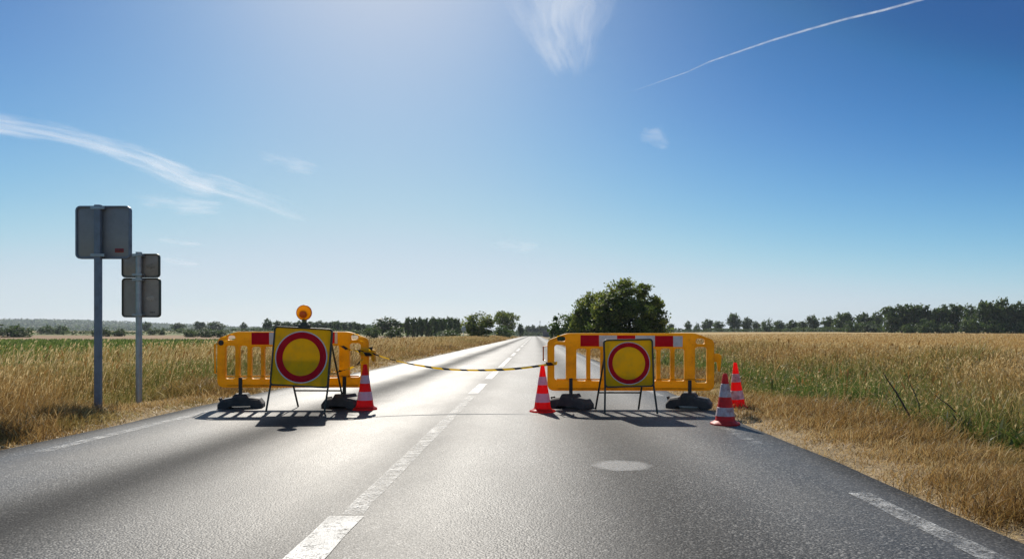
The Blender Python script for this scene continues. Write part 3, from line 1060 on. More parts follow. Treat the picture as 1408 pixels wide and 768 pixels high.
for zx, zy, w, Y, k, l in (
        (60, 152, 30, 460, 'round', 'faint tree nearest the right side of the roadside clump'),
        (128, 142, 26, 450, 'round', 'small round hazy tree, second from the roadside clump'),
        (160, 149, 24, 440, 'bush', 'low bush between the small round hazy tree and the wider one'),
        (200, 135, 44, 440, 'round', 'wide hazy tree left of the tallest hazy one above the hedge'),
        (245, 143, 46, 430, 'round', 'low wide tree just left of the tallest hazy one'),
        (303, 113, 50, 430, 'round', 'tallest hazy tree standing above the hedge on the left part of the stubble field'),
        (352, 127, 40, 430, 'round', 'hazy tree just right of the tallest one above the hedge'),
        (388, 143, 30, 420, 'round', 'short tree right of the two tall hazy ones'),
        (428, 135, 46, 400, 'bush', 'bushy tree where the low clipped hedge ends'),
        (478, 140, 46, 390, 'round', 'first of the low trees right of the end of the hedge'),
        (525, 139, 46, 380, 'round', 'second of the low trees right of the end of the hedge'),
        (565, 143, 36, 370, 'round', 'third of the low trees right of the end of the hedge'),
        (605, 120, 48, 360, 'round', 'tree with a pointed top at the middle of the stubble field edge'),
        (660, 126, 50, 350, 'round', 'tree right of the one with the pointed top'),
        (722, 111, 76, 330, 'round', 'wide tree left of the pair of dark bushes'),
        (800, 110, 56, 320, 'round', 'left of two wide trees behind the pair of dark bushes'),
        (845, 108, 56, 320, 'round', 'right of two wide trees behind the pair of dark bushes'),
        (757, 141, 62, 300, 'bush', 'left of the pair of dark rounded bushes at the field edge'),
        (825, 143, 84, 300, 'bush', 'right and wider of the pair of dark rounded bushes at the field edge'),
        (905, 88, 72, 270, 'poplar', 'leftmost tree of the tall dark row on the right'),
        (942, 83, 66, 272, 'poplar', 'second tree of the tall dark row on the right'),
        (985, 80, 68, 268, 'poplar', 'third tree of the tall dark row on the right'),
        (1030, 81, 68, 270, 'poplar', 'fourth tree of the tall dark row on the right'),
        (1085, 83, 70, 268, 'poplar', 'fifth tree of the tall dark row on the right'),
        (1138, 78, 68, 270, 'poplar', 'rightmost tree of the tall dark row on the right'),
        (1205, 82, 60, 262, 'round', 'single round tree between the tall dark row and the biggest one on the right'),
        (1270, 67, 84, 250, 'round', 'left half of the biggest dark tree group at the right edge'),
        (1330, 58, 90, 250, 'round', 'highest dark tree near the right edge of the photo'),
        (1395, 70, 66, 248, 'round', 'dark tree cut by the right edge of the photo'),
        (965, 151, 44, 255, 'bush', 'small bush at the foot of the tall dark row on its left'),
        (1030, 135, 74, 255, 'bush', 'large bush at the foot of the tall dark row'),
        (1100, 148, 60, 255, 'bush', 'low bush at the right foot of the tall dark row'),
        (1210, 122, 74, 248, 'bush', 'dark bush at the foot of the single round tree'),
        (1290, 140, 80, 244, 'bush', 'low bush below the biggest dark tree group'),
        (1375, 138, 90, 244, 'bush', 'low bush at the right edge below the dark trees')):
    tree(k, Z(zx), ZV(zy), w / 2.772, Y, l, GR)


def hedge(u0, Y0, u1, Y1, hgt, wid, seed, label):
    rng = np.random.default_rng(seed)
    x0, x1 = wx(u0, Y0), wx(u1, Y1)
    L = math.hypot(x1 - x0, Y1 - Y0)
    n = int(L * 26)
    t = rng.random(n)
    x = x0 + (x1 - x0) * t + rng.normal(0, wid * 0.35, n)
    y = Y0 + (Y1 - Y0) * t + rng.normal(0, wid * 0.35, n)
    hh = hgt * (1 + 0.16 * np.sin(t * L * 0.21) + 0.1 * np.sin(t * L * 0.57 + 1))
    z = terrain(x, y) + hh * np.sqrt(rng.random(n))
    P = np.stack([x, y, z], 1)
    nr = rng.normal(size=(n, 3)) + np.array([0, -.3, .5]); nr /= np.linalg.norm(nr, axis=1)[:, None]
    a = np.cross(nr, rng.normal(size=(n, 3))); a /= np.linalg.norm(a, axis=1)[:, None]
    b = np.cross(nr, a)
    s = rng.uniform(0.2, 0.55, (n, 1))
    V = np.stack([P - a * s, P - b * s * .6, P + a * s, P + b * s * .6], 1).reshape(-1, 3)
    org = np.array([x0, Y0, float(terrain(x0, Y0))])
    o = np_mesh('hedge', V - org, (np.arange(n) * 4)[:, None] + np.array([0, 1, 2, 3]), None, {'tint': np.repeat(rng.random(n), 4)}, M['leaf_far'])
    o.location = org
    return tag(o, label, 'hedge', 'hedges along the fields')


hedge(905, 430, 1055, 400, 2.2, 2.5, 1, 'long low dark hedge along the stubble field, nearest the roadside clump')
hedge(1056, 400, 1216, 290, 2.0, 2.5, 2, 'low hedge under the middle trees of the stubble field edge')
hedge(1217, 290, 1440, 240, 2.1, 2.5, 3, 'dark hedge below the tall trees at the right side of the stubble field')
hedge(228, 330, 340, 330, 2.4, 3, 4, 'hedge behind the hazy trees above the left barrier')
hedge(88, 300, 215, 310, 1.6, 3, 5, 'thin low hedge crossing behind the two sign posts')
hedge(340, 330, 420, 300, 2.6, 3, 6, 'dark hedge behind the left barrier and the lamp sign')
hedge(430, 290, 520, 270, 2.6, 3, 7, 'dark hedge behind the right half of the left barrier')
hedge(700, 560, 760, 560, 4.0, 4, 8, 'hazy hedge line crossing behind the far end of the road')

# far woods, one mass each
def far_wood(seed, pts_fn, n, size, label):
    rng = np.random.default_rng(seed)
    x, y, hh = pts_fn(rng, n)
    z = terrain(x, y) + hh * rng.random(n)
    P = np.stack([x, y, z], 1)
    nr = rng.normal(size=(n, 3)) + np.array([0, -.4, .5]); nr /= np.linalg.norm(nr, axis=1)[:, None]
    a = np.cross(nr, rng.normal(size=(n, 3))); a /= np.linalg.norm(a, axis=1)[:, None]
    b = np.cross(nr, a)
    s = rng.uniform(0.5, 1.2, (n, 1)) * size
    V = np.stack([P - a * s, P - b * s * .7, P + a * s, P + b * s * .7], 1).reshape(-1, 3)
    o = np_mesh('far_wood', V, (np.arange(n) * 4)[:, None] + np.array([0, 1, 2, 3]), None, {'tint': np.repeat(rng.random(n), 4)}, M['leaf_far'])
    tag(o, label, 'woodland', kind='stuff')


def hill_pts(rng, n):
    y = rng.uniform(1500, 2750, n)
    x = wx(rng.uniform(-80, 470, n), y)
    return x, y, 9 + 5 * np.sin(x * 0.011) * np.sin(x * 0.037 + 1)


def line_pts(u0, u1, Y, dep, h):
    def f(rng, n):
        y = Y + rng.uniform(0, dep, n)
        x = wx(rng.uniform(u0, u1, n), y)
        return x, y, h * (0.8 + 0.3 * np.sin(x * 0.02) + 0.2 * np.sin(x * 0.071 + 2))
    return f


far_wood(1, hill_pts, 26000, 4.0, 'blue green woodland covering the low hill on the left horizon')
far_wood(2, line_pts(400, 900, 900, 120, 9), 9000, 2.2, 'hazy strip of woodland on the horizon behind the road')
far_wood(3, line_pts(880, 1480, 900, 150, 8), 9000, 2.2, 'hazy strip of woodland behind the stubble field')


# ------------------------------------------------------------------ far small things
def build_shed():
    Y = 330; x = wx(752, Y); z0 = float(terrain(x, Y))
    r = empty('shed', (x, Y, z0), 'small grey shed beside the far end of the road', 'shed')
    m = MB(); m.box((0, 0, 1.3), (4.0, 5, 2.6)); m.build('wall', M['shed_wall'], r)
    m = MB()
    m.add([(-2.2, -2.7, 2.6), (2.2, -2.7, 2.6), (2.2, 2.7, 2.6), (-2.2, 2.7, 2.6), (0, -2.7, 3.7), (0, 2.7, 3.7)],
          [(0, 1, 4), (3, 5, 2), (0, 4, 5, 3), (1, 2, 5, 4), (0, 3, 2, 1)])
    m.build('roof', M['shed_roof'], r)


build_shed()
Y = 700; xm = wx(742.5, Y)
r = empty('mast', (xm, Y, float(terrain(xm, Y))), 'thin grey mast rising above the far trees at the end of the road', 'mast')
m = MB(); m.tube([(0, 0, 0), (0, 0, 17)], [0.35, 0.2], 8); m.build('pole', M['galv_dark'], r)
m = MB(); m.box((0, 0, 15.4), (1.4, 0.3, 0.4)); m.build('crossarm', M['galv_dark'], r)

Y = 105; xs_ = wx(637.5, Y); z0 = float(terrain(xs_, Y))
r = empty('round_sign', (xs_, Y, z0), 'small pale round road sign in front of the left roadside tree', 'road sign')
m = MB(); m.tube([(0, 0, -0.1), (0, 0, 2.1)], 0.04, 10); m.build('post', M['galv'], r, True)
zc = wz(452, Y) - z0
plate('sign_disc', circle(0, 0, 0.37), [], 0.03, 0.004, mat_simple('pale_disc', (0.5, 0.5, 0.48), 0.5), r, (0, -0.06, zc))


# ------------------------------------------------------------------ traffic signs seen from behind
def clamp_part(r, z, w, py, mat):
    m = MB()
    m.box((0, py, z), (w, 0.13, 0.035))
    m.build('clamp', mat, r, bevel=0.004)


def marks(r, name, cx, cz, w, h, rows, mat, y):
    """small unreadable printed bars"""
    rng = random.Random(int(cx * 1000) + 5)
    m = MB()
    for k in range(rows):
        z = cz + h / 2 - (k + 0.5) * h / rows
        x = cx - w / 2
        while x < cx + w / 2 - 0.01:
            ww = rng.uniform(0.008, 0.02)
            m.box((x + ww / 2, y, z), (ww, 0.002, h / rows * rng.uniform(0.35, 0.7)))
            x += ww + rng.uniform(0.004, 0.01)
    return m.build(name, mat, r)


Y1 = 939 / (560 - 459.0)
x1 = wx(135, Y1)
r = empty('road_sign', (x1, Y1, float(terrain(x1, Y1))), 'tall grey road sign seen from behind, one square panel on its post', 'road sign', 'road signs on the left verge')
zb = float(terrain(x1, Y1))
m = MB(); m.box((0, 0, (wz(281.5, Y1) - zb) / 2 - 0.1), (0.086, 0.06, wz(281.5, Y1) - zb + 0.2)); m.build('post', M['galv_dark'], r, bevel=0.012)
pl, pr = wx(101, Y1) - x1, wx(176, Y1) - x1
pt, pb = wz(282.5, Y1) - zb, wz(354.5, Y1) - zb
plate('sign_panel', rrect(pl, pb, pr, pt, 0.06), [], 0.03, 0.006, M['sign_back'], r, (0, 0.075, 0))
plate('panel_rim', rrect(pl - .006, pb - .006, pr + .006, pt + .006, 0.065), [rrect(pl + .018, pb + .018, pr - .018, pt - .018, 0.05)], 0.05, 0.005, M['galv_dark'], r, (0, 0.066, 0))
for z in (pt - 0.035, pb + 0.035):
    m = MB(); m.box((0.012, -0.034, z), (0.19, 0.012, 0.04)); m.box((-0.06, 0.02, z), (0.02, 0.1, 0.04)); m.box((0.06, 0.02, z), (0.02, 0.1, 0.04)); m.build('clamp', M['galv'], r, bevel=0.002)
lx = wx(160.5, Y1) - x1; lz = wz(343.5, Y1) - zb
lab = plate('sticker', rrect(lx - .06, lz - .027, lx + .06, lz + .027, .005), [], .003, .0005, M['red_label'], r, (0, 0.0575, 0))
marks(lab, 'print', lx, lz, 0.09, 0.03, 1, M['ink'], 0.0545)

Y2 = 939 / (548 - 459.0)
x2 = wx(191, Y2)
zb2 = float(terrain(x2, Y2))
r = empty('road_sign', (x2, Y2, zb2), 'shorter weathered road sign seen from behind with two stacked panels on a round post', 'road sign', 'road signs on the left verge')
m = MB(); m.tube([(0, 0, -0.1), (0, 0, wz(346.5, Y2) - zb2)], 0.045, 16); m.build('post', M['galv'], r, True)
for (ua, va, ub, vb), stick in (((165, 348.5, 216.5, 380.5), 0), ((165.3, 382, 217.5, 435.5), 1)):
    a, b = wx(ua, Y2) - x2, wx(ub, Y2) - x2
    t_, bt = wz(va, Y2) - zb2, wz(vb, Y2) - zb2
    p = plate('sign_panel', rrect(a, bt, b, t_, 0.05), [], 0.03, 0.006, M['sign_back_warm'], r, (0, 0.07, 0))
    plate('panel_rim', rrect(a - .005, bt - .005, b + .005, t_ + .005, 0.055), [rrect(a + .015, bt + .015, b - .015, t_ - .015, 0.04)], 0.046, 0.005, M['frame'], r, (0, 0.062, 0))
    for z in (t_ - 0.03, bt + 0.03):
        m = MB(); m.box((0, -0.05, z), (0.15, 0.012, 0.035)); m.box((-0.06, 0.0, z), (0.02, 0.1, 0.035)); m.box((0.06, 0.0, z), (0.02, 0.1, 0.035)); m.build('clamp', M['galv'], r, bevel=0.002)
    sx, sz = wx(204.5, Y2) - x2, wz(365.5 if not stick else 410, Y2) - zb2
    plate('sticker', [(sx + 0.07 * math.cos(k * .314) * (1 + .2 * math.sin(k * 2.2)), sz + 0.04 * math.sin(k * .314) * (1 + .2 * math.cos(k * 1.7))) for k in range(20)],
          [], .003, .0003, M['pale_mark'] if stick else mat_simple('faded_sticker', (0.25, 0.225, 0.19), 0.6, 0, (0.12, 0.1, 0.09), 0.9, 30), r, (0, 0.0525, 0))
    if stick:
        marks(r, 'printed_text', wx(207.5, Y2) - x2, wz(429, Y2) - zb2, 0.09, 0.035, 1, M['ink'], 0.052)


# ------------------------------------------------------------------ barriers
def foot_block(parent, x, rot, s=1.0):
    m = MB()
    prof = [(-.30, 0), (-.30, .05), (-.25, .105), (-.11, .125), (-.08, .165), (.08, .165), (.11, .125), (.25, .105), (.30, .05), (.30, 0), (.17, 0), (.14, .03), (-.14, .03), (-.17, 0)]
    n = len(prof)
    vs = []
    for yy, k in ((-.17, 0.8), (-.13, 1.0), (.13, 1.0), (.17, 0.8)):
        vs += [(px * (1 if k == 1 else .97) * s, yy * s, max(0, pz * k * 1.22) * s) for px, pz in prof]
    fs = []
    for j in range(3):
        for i in range(n):
            i2 = (i + 1) % n
            fs.append((j * n + i, j * n + i2, (j + 1) * n + i2, (j + 1) * n + i))
    fs.append(tuple(range(n - 1, -1, -1))); fs.append(tuple(3 * n + i for i in range(n)))
    m.add(vs, fs)
    o = m.build('foot', M['rubber'], parent, bevel=0.008)
    o.location = (x, 0, 0.001); o.rotation_euler = (0, 0, rot)
    h = MB()
    h.tube([(-.27 * s, -.05 * s, .08 * s), (-.285 * s, -.05 * s, .135 * s), (-.285 * s, .05 * s, .135 * s), (-.27 * s, .05 * s, .08 * s)], 0.014 * s, 8)
    h.build('handle', M['rubber'], o, True)
    return o


def barrier(u_l, u_r, v_t, v_b, Y, K, off, windows, slots, stripes, posts, hook, label, cx_u, zoom):
    """all outline values come as (zoomed-photo px - off) / K metres around the barrier's own centre"""
    ux, vy = off
    X = lambda zx: (zx - ux) / K
    Zc = lambda zy: (vy - zy) / K
    r = empty('safety_barrier', (wx(cx_u, Y), Y, 0), label, 'barrier', 'yellow plastic barriers across the road')
    L, Rr, T, B = X(u_l), X(u_r), Zc(v_t), Zc(v_b)
    outer = rpoly([(L, B, .10), (Rr, B, .10), (Rr, T - .13, .05), (Rr - .03, T - .085, .04), (Rr - .26, T, .06), (L + .26, T, .06), (L + .03, T - .085, .04), (L, T - .13, .05)])
    holes = [rrect(X(a), Zc(d), X(c), Zc(b), .032) for a, b, c, d in windows]
    holes += [rrect(X(a), Zc(d), X(c), Zc(b), .03) for a, b, c, d in slots]
    body = plate('body', outer, holes, 0.07, 0.012, M['yellow'], r)
    # moulded lip along the top and bottom rails
    rail = MB()
    rail.box(((L + Rr) / 2, -0.040, B + 0.155), (Rr - L - 0.25, 0.014, 0.018))
    rail.box(((L + Rr) / 2, -0.040, B + 0.03), (Rr - L - 0.28, 0.014, 0.018))
    rail.build('moulded_rib', M['yellow'], body, bevel=0.004)
    for a, b, c, d, colr in stripes:
        plate('reflective_stripe', rrect(X(a) + .001, Zc(d), X(c) - .001, Zc(b), .002), [], .004, .0006, M['red_film'] if colr == 'r' else M['white_film'], r, (0, -0.0375, 0))
    for px, top, rot, s in posts:
        xx = X(px)
        m = MB(); m.box((xx, -0.0425, Zc(top) / 2 + 0.05), (0.048, 0.022, Zc(top) - 0.1)); m.build('post', M['black'], r, bevel=0.006)
        foot_block(r, xx, rot, s)
    hook(r, X, Zc)
    return r


YB = 9.3
# right barrier, outline read in photo units x 4.141 from (720, 440)
KR = 4.141 * F / YB
GROUND_R = (559.97 - 440) * 4.141
wins = [(175, 140, 240, 338), (974, 152, 1042, 355)]
xw = 300.0
for i in range(8):
    wins.append((xw, 160 if i not in () else 150, xw + 56, 344)); xw += 79.7
slots = [(190, 92, 238, 120), (978, 103, 1030, 135)]
st = [(322, 85, 428, 148, 'r'), (428, 86, 530, 148, 'w'), (530, 86, 633, 148, 'r'), (633, 87, 745, 149, 'w'), (745, 88, 848, 150, 'r'), (848, 90, 902, 151, 'w')]


def hook_r(r, X, Zc):
    m = MB(); m.tube([(X(140), 0, Zc(146)), (X(112), 0, Zc(150)), (X(112), 0, Zc(228)), (X(122), 0, Zc(230))], 0.011, 8); m.build('wire_loop', M['amber_dark'], r, True)
    plate('connector_hook', rpoly([(X(1078), Zc(188), .02), (X(1078), Zc(236), .02), (X(1100), Zc(236), .02), (X(1106), Zc(290), .01), (X(1118), Zc(292), .01), (X(1126), Zc(200), .03), (X(1110), Zc(190), .02)]), [], .05, .006, M['yellow'], r)


barrier(135, 1083, 73, 400, YB, KR, (609, GROUND_R), wins, slots, st, [(268, 328, R(-28), 0.95), (942, 340, R(-20), 1.0)], hook_r,
        'longer yellow barrier on the right lane with red and white stripes on rubber feet', 720 + 609 / 4.141, 4.141)

KL = 4.042 * F / YB
GROUND_L = (559.97 - 410) * 4.042
wins = [(125, 262, 180, 445), (203, 262, 247, 445), (268, 268, 322, 445), (340, 268, 392, 445), (410, 268, 462, 445), (480, 268, 532, 445), (550, 268, 602, 445), (620, 268, 672, 440), (690, 262, 755, 440), (812, 248, 875, 436)]
slots = [(134, 206, 180, 231), (818, 202, 862, 228)]
st = [(272, 190, 370, 256, 'r'), (370, 190, 450, 256, 'w'), (450, 190, 545, 256, 'r'), (545, 190, 640, 254, 'w'), (640, 188, 733, 252, 'r'), (733, 188, 748, 251, 'w')]


def hook_l(r, X, Zc):
    m = MB(); m.tube([(X(95), 0, Zc(252)), (X(62), 0, Zc(254)), (X(64), 0, Zc(416)), (X(90), 0, Zc(416))], 0.013, 8); m.build('wire_loop', M['yellow'], r, True)
    plate('connector_hook', rpoly([(X(870), Zc(278), .02), (X(870), Zc(314), .02), (X(930), Zc(314), .02), (X(943), Zc(350), .01), (X(952), Zc(350), .01), (X(954), Zc(290), .02), (X(930), Zc(278), .02)]), [], .12, .008, M['yellow'], r)
    m = MB(); m.lathe([(0.0, -.052), (.03, -.052), (.036, -.045), (.036, -.03)], 20, 'Y', (X(104), 0, Zc(246))); m.build('plug', M['black'], r, True)


barrier(80, 918, 184, 494, YB, KL, (499, GROUND_L), wins, slots, st, [(212, 438, R(14), 0.95), (787, 432, R(-22), 0.95)], hook_l,
        'shorter yellow barrier on the left lane standing behind the sign with the amber lamp', 280 + 499 / 4.042, 4.042)


# ------------------------------------------------------------------ yellow signs on folding stands
def stand_sign(x, Y, board, zb, ring, label, legs, tilt, roll=0.0, shear=0.0, yaw=0.0):
    r = empty('stand_sign', (x, Y, 0), label, 'road sign', 'yellow no entry signs on folding stands', yaw)
    w, h = board
    hold = Matrix.Translation((0, 0, zb)) @ Matrix.Rotation(tilt, 4, 'X') @ Matrix.Rotation(roll, 4, 'Y')

    def put(o):
        o.data.transform(hold); return o
    put(plate('sign_face', rrect(-w / 2 + .012, .012, w / 2 - .012, h - .012, .03), [], .012, .002, M['sign_yellow'], r))
    put(plate('sign_frame', rrect(-w / 2, 0, w / 2, h, .045), [rrect(-w / 2 + .02, .02, w / 2 - .02, h - .02, .03)], .034, .006, M['frame'], r))
    cz = h * 0.497
    wo, ro, ri = ring
    put(plate('white_rim', circle(0, cz, wo), [circle(0, cz, ro)], .004, .0005, M['white_film'], r, (0, -.008, 0)))
    put(plate('red_ring', circle(0, cz, ro), [circle(0, cz, ri)], .004, .0005, M['red_film'], r, (0, -.008, 0)))
    top = lambda sx, fz: hold @ Vector((sx * (w / 2 - .01), 0.012, h * fz))
    fl, fr, bl, br, bar = legs
    for sx, p in ((-1, fl), (1, fr)):
        m = MB(); m.tube([top(sx, 0.95), top(sx, 0.03), Vector(p)], 0.0125, 8); m.build('front_leg', M['frame'], r, True)
    tl, trr = top(-0.86, 0.94) + Vector((0, .03, 0)), top(0.86, 0.94) + Vector((0, .03, 0))
    tl, trr = Vector(tl), Vector(trr)
    for a, p in ((tl, bl), (trr, br)):
        m = MB(); m.tube([a, Vector(p)], 0.0125, 8); m.build('rear_leg', M['frame'], r, True)
    f = lambda a, p: a + (Vector(p) - a) * ((a.z - bar) / (a.z - p[2]))
    m = MB(); m.tube([f(tl, bl), f(trr, br)], 0.011, 8); m.build('crossbar', M['frame'], r, True)
    m = MB()
    for p in (fl, fr, bl, br):
        pass
    return r, hold


YL = 8.75
xl = wx(350 + 247 / 4.042, YL)
kz = 4.042 * F / YL
r_l, hold_l = stand_sign(xl, YL, (0.757, 0.765), 0.325, (0.336, 0.322, 0.240),
                         'larger yellow sign with red ring on a folding stand, amber lamp on top', (
                         ((72 - 247) / kz, -0.05, 0.008), ((391 - 247) / kz, -0.02, 0.008), ((155 - 247) / kz * 1.06, 0.62, 0.008), ((424 - 247) / kz * 1.02, 0.6, 0.008), 0.235),
                         R(-5), R(3))
YR = 8.55
kr = 4.141 * F / YR
xr = wx(720 + 603 / 4.141, YR)
r_r, hold_r = stand_sign(xr, YR, (0.628, 0.608), 0.333, (0.268, 0.259, 0.205),
                         'smaller yellow sign with red ring on a folding stand before the right barrier', (
                         ((460 - 603) / kr, -0.04, 0.008), ((757 - 603) / kr, -0.06, 0.008), ((438 - 603) / kr * 1.05, 0.5, 0.008), ((683 - 603) / kr * 1.05, 0.48, 0.008), 0.235),
                         R(-5), R(-1.2))

# amber warning lamp: bolted on the sign's top edge
lp = hold_l @ Vector((0.003, 0, 0.765))
lamp = empty('warning_lamp', (xl + lp.x, YL + lp.y, lp.z), 'round amber warning lamp on top of the larger yellow sign', 'warning lamp')
LZ = 0.19
m = MB(); m.box((0, 0.01, 0.022), (0.15, 0.06, 0.034)); m.box((0, 0.012, 0.05), (0.09, 0.07, 0.03)); m.build('clamp', M['frame'], lamp, bevel=0.005)
m = MB(); m.box((0, 0.012, 0.082), (0.05, 0.05, 0.05)); m.lathe([(0.0, 0.06), (0.022, 0.06), (0.022, 0.12), (0.0, 0.12)], 16); m.build('bracket', M['olive'], lamp, bevel=0.004)
m = MB(); m.lathe([(0.0, -.062), (.03, -.06), (.06, -.05), (.082, -.03), (.092, -.012), (.092, 0.0)], 40, 'Y', (0, 0, LZ)); m.build('lens', M['amber'], lamp, True)
m = MB(); m.lathe([(0.092, 0.0), (.088, .02), (.06, .05), (.03, .06), (0, .062)], 40, 'Y', (0, 0, LZ)); m.build('rear_lens', M['amber'], lamp, True)
m = MB(); m.lathe([(.090, -.012), (.099, -.012), (.101, 0), (.099, .012), (.090, .012)], 40, 'Y', (0, 0, LZ)); m.build('rim', M['amber_dark'], lamp, True)
m = MB(); m.lathe([(0, -.069), (.03, -.067), (.046, -.058), (.050, -.045), (.046, -.03)], 28, 'Y', (0.004, 0, LZ - .022)); m.build('bulb_cover', M['amber_dark'], lamp, True)


# ------------------------------------------------------------------ cones
def cone(u, v_base, v_top, half_px, base_px, label, red, white, rz=0.2, lean=0.0, z0=0.0, bands=((0.24, 0.42), (0.60, 0.79))):
    Y = F * (H - z0) / (v_base - V0)
    x = wx(u, Y)
    h = (v_base - v_top) / F * Y
    rb = half_px / F * Y
    rt = rb * 0.2
    r = empty('traffic_cone', (x, Y, z0), label, 'traffic cone', 'red and white traffic cones', rz)
    r.rotation_euler = (0, lean, rz)
    rad = lambda z: rb + (rt - rb) * (z / h)
    m = MB()
    m.lathe([(rad(0.03) + .004, 0.026), (rad(0.03), 0.04)] + [(rad(h * k / 12), h * k / 12) for k in range(1, 12)] + [(rt * 1.05, h * .985), (rt * 0.8, h), (rt * 0.45, h), (rt * .4, h - .03)], 40)
    m.build('cone_body', red, r, True)
    for a, b in bands:            # fractions from the top
        z1, z2 = h * (1 - a), h * (1 - b)
        m = MB(); m.lathe([(rad(z2) + .0005, z2), (rad(z2) + .003, z2 + .002), (rad(z1) + .003, z1 - .002), (rad(z1) + .0005, z1)], 40)
        m.build('reflective_band', white, r, True)
    bh = base_px / F * Y
    m = MB()
    n = 8
    prof = [(bh, 0.0), (bh * 1.0, 0.014), (bh * .93, 0.024), (rad(0) * 1.12, 0.03), (rad(0.03) * 1.0, 0.045)]
    vs, fs = [], []
    N = 40
    for rr, z in prof:
        for k in range(N):
            t = 2 * math.pi * k / N
            sq = 1.0
            if rr > bh * .9:    # rounded octagon foot
                tt = (t + math.pi / n) % (2 * math.pi / n) - math.pi / n
                sq = min(1.0, math.cos(math.pi / n) / math.cos(tt) * 1.03)
            vs.append((rr * sq * math.cos(t), rr * sq * math.sin(t), z + 0.001))
    for i in range(len(prof) - 1):
        for k in range(N):
            k2 = (k + 1) % N
            fs.append((i * N + k, i * N + k2, (i + 1) * N + k2, (i + 1) * N + k))
    m.add(vs, fs)
    m.build('base', red, r, True)
    return r


C_L = cone(502, 562.5, 500.5, 12.5, 17, 'clean red and white cone at the right end of the left barrier', M['cone_red'], M['cone_white'])
C_R = cone(746, 565.5, 502, 12.5, 18, 'clean red and white cone at the left end of the right barrier', M['cone_red'], M['cone_white'], 0.5)
C_D = cone(997, 583, 513, 14.5, 20, 'dirty scuffed dark red cone at the road edge in front of the right barrier', M['cone_red_dirty'], M['cone_white_dirty'], 0.9, bands=((0.20, 0.46), (0.66, 0.83)))
C_G = cone(1014, 561.5, 498, 11.5, 16, 'red and white cone standing in the dry grass behind the dirty cone', M['cone_red'], M['cone_white_dirty'], 0.1, R(-3), float(terrain(2.8, 9.5)) + .0)


# ------------------------------------------------------------------ striped tape
def ribbon(name, pts, width, twist, parent=None, samples=90):
    P = [Vector(p) for p in pts]
    # Catmull-Rom
    Q = []
    ext = [P[0] * 2 - P[1]] + P + [P[-1] * 2 - P[-2]]
    seg = samples // (len(P) - 1) + 1
    for i in range(len(P) - 1):
        p0, p1, p2, p3 = ext[i:i + 4]
        for k in range(seg):
            t = k / seg
            Q.append(0.5 * ((2 * p1) + (p2 - p0) * t + (2 * p0 - 5 * p1 + 4 * p2 - p3) * t * t + (3 * p1 - p0 - 3 * p2 + p3) * t ** 3))
    Q.append(P[-1])
    vs, fs, uvs = [], [], []
    L = 0
    for i, q in enumerate(Q):
        d = (Q[min(i + 1, len(Q) - 1)] - Q[max(i - 1, 0)]).normalized()
        if i: L += (q - Q[i - 1]).length
        s = Vector((0, 0, 1)); s = (s - d * s.dot(d)).normalized()
        b = d.cross(s)
        a = twist(L)
        wv = s * math.cos(a) + b * math.sin(a)
        nv = s * -math.sin(a) + b * math.cos(a)
        for k, f in enumerate((-.5, -.17, .17, .5)):
            vs.append(q + wv * width * f + nv * (0.004 if abs(f) < .3 else 0)); uvs.append((L, k / 3))
    for i in range(len(Q) - 1):
        for k in range(3):
            a = i * 4 + k
            fs.append((a, a + 1, a + 5, a + 4))
    me = bpy.data.meshes.new(name)
    me.from_pydata(vs, [], fs)
    uvl = me.uv_layers.new(name='UVMap')
    for lp_ in me.loops:
        uvl.data[lp_.index].uv = uvs[lp_.vertex_index]
    me.shade_smooth()
    return link(name, me, M['tape'], parent)


def at(u, v, y): return (wx(u, y), y, wz(v, y))


tape = empty('barrier_tape', at(516, 487, 9.2), 'yellow and black striped tape sagging between the two barriers across the road', 'barrier tape')
inv = Matrix.Translation(-tape.location)
def tl(pts): return [inv @ Vector(at(*p)) for p in pts]
ribbon('tape_span', tl([(502, 482, 9.22), (516, 487, 9.2), (540, 494.5, 9.2), (570, 501, 9.2), (610, 506.8, 9.2), (650, 508.6, 9.2), (690, 507.8, 9.2), (722, 505.2, 9.2), (752, 501, 9.22), (762, 499.5, 9.25)]), 0.031,
       lambda L: 0.35 + 0.55 * math.sin(L * 2.1) + 0.35 * math.sin(L * 5), tape, 160)
ribbon('tape_end', tl([(458, 473, 9.23), (470, 475.5, 9.2), (478, 480, 9.2), (487, 481, 9.2), (496, 483, 9.2), (504, 484, 9.2), (511, 484, 9.24)]), 0.035, lambda L: L * 16, tape, 90)
ribbon('tape_end', tl([(456, 510.5, 9.28), (468, 509.5, 9.2), (480, 506.5, 9.2), (492, 500, 9.2), (499, 493, 9.2), (503, 487, 9.22)]), 0.03, lambda L: 1 + L * 18, tape, 90)
ribbon('tape_wrap', tl([(496, 479, 9.2), (505, 480, 9.19), (512, 479, 9.25), (505, 482, 9.36), (496, 484, 9.3), (496, 485, 9.2), (505, 487, 9.19), (513, 486, 9.25)]), 0.05, lambda L: 0.2, tape, 90)
ribbon('tape_wrap', tl([(752, 499, 9.34), (751, 500, 9.22), (757, 500, 9.19), (765, 499, 9.22), (766, 498.5, 9.34)]), 0.045, lambda L: 0.1, tape, 50)

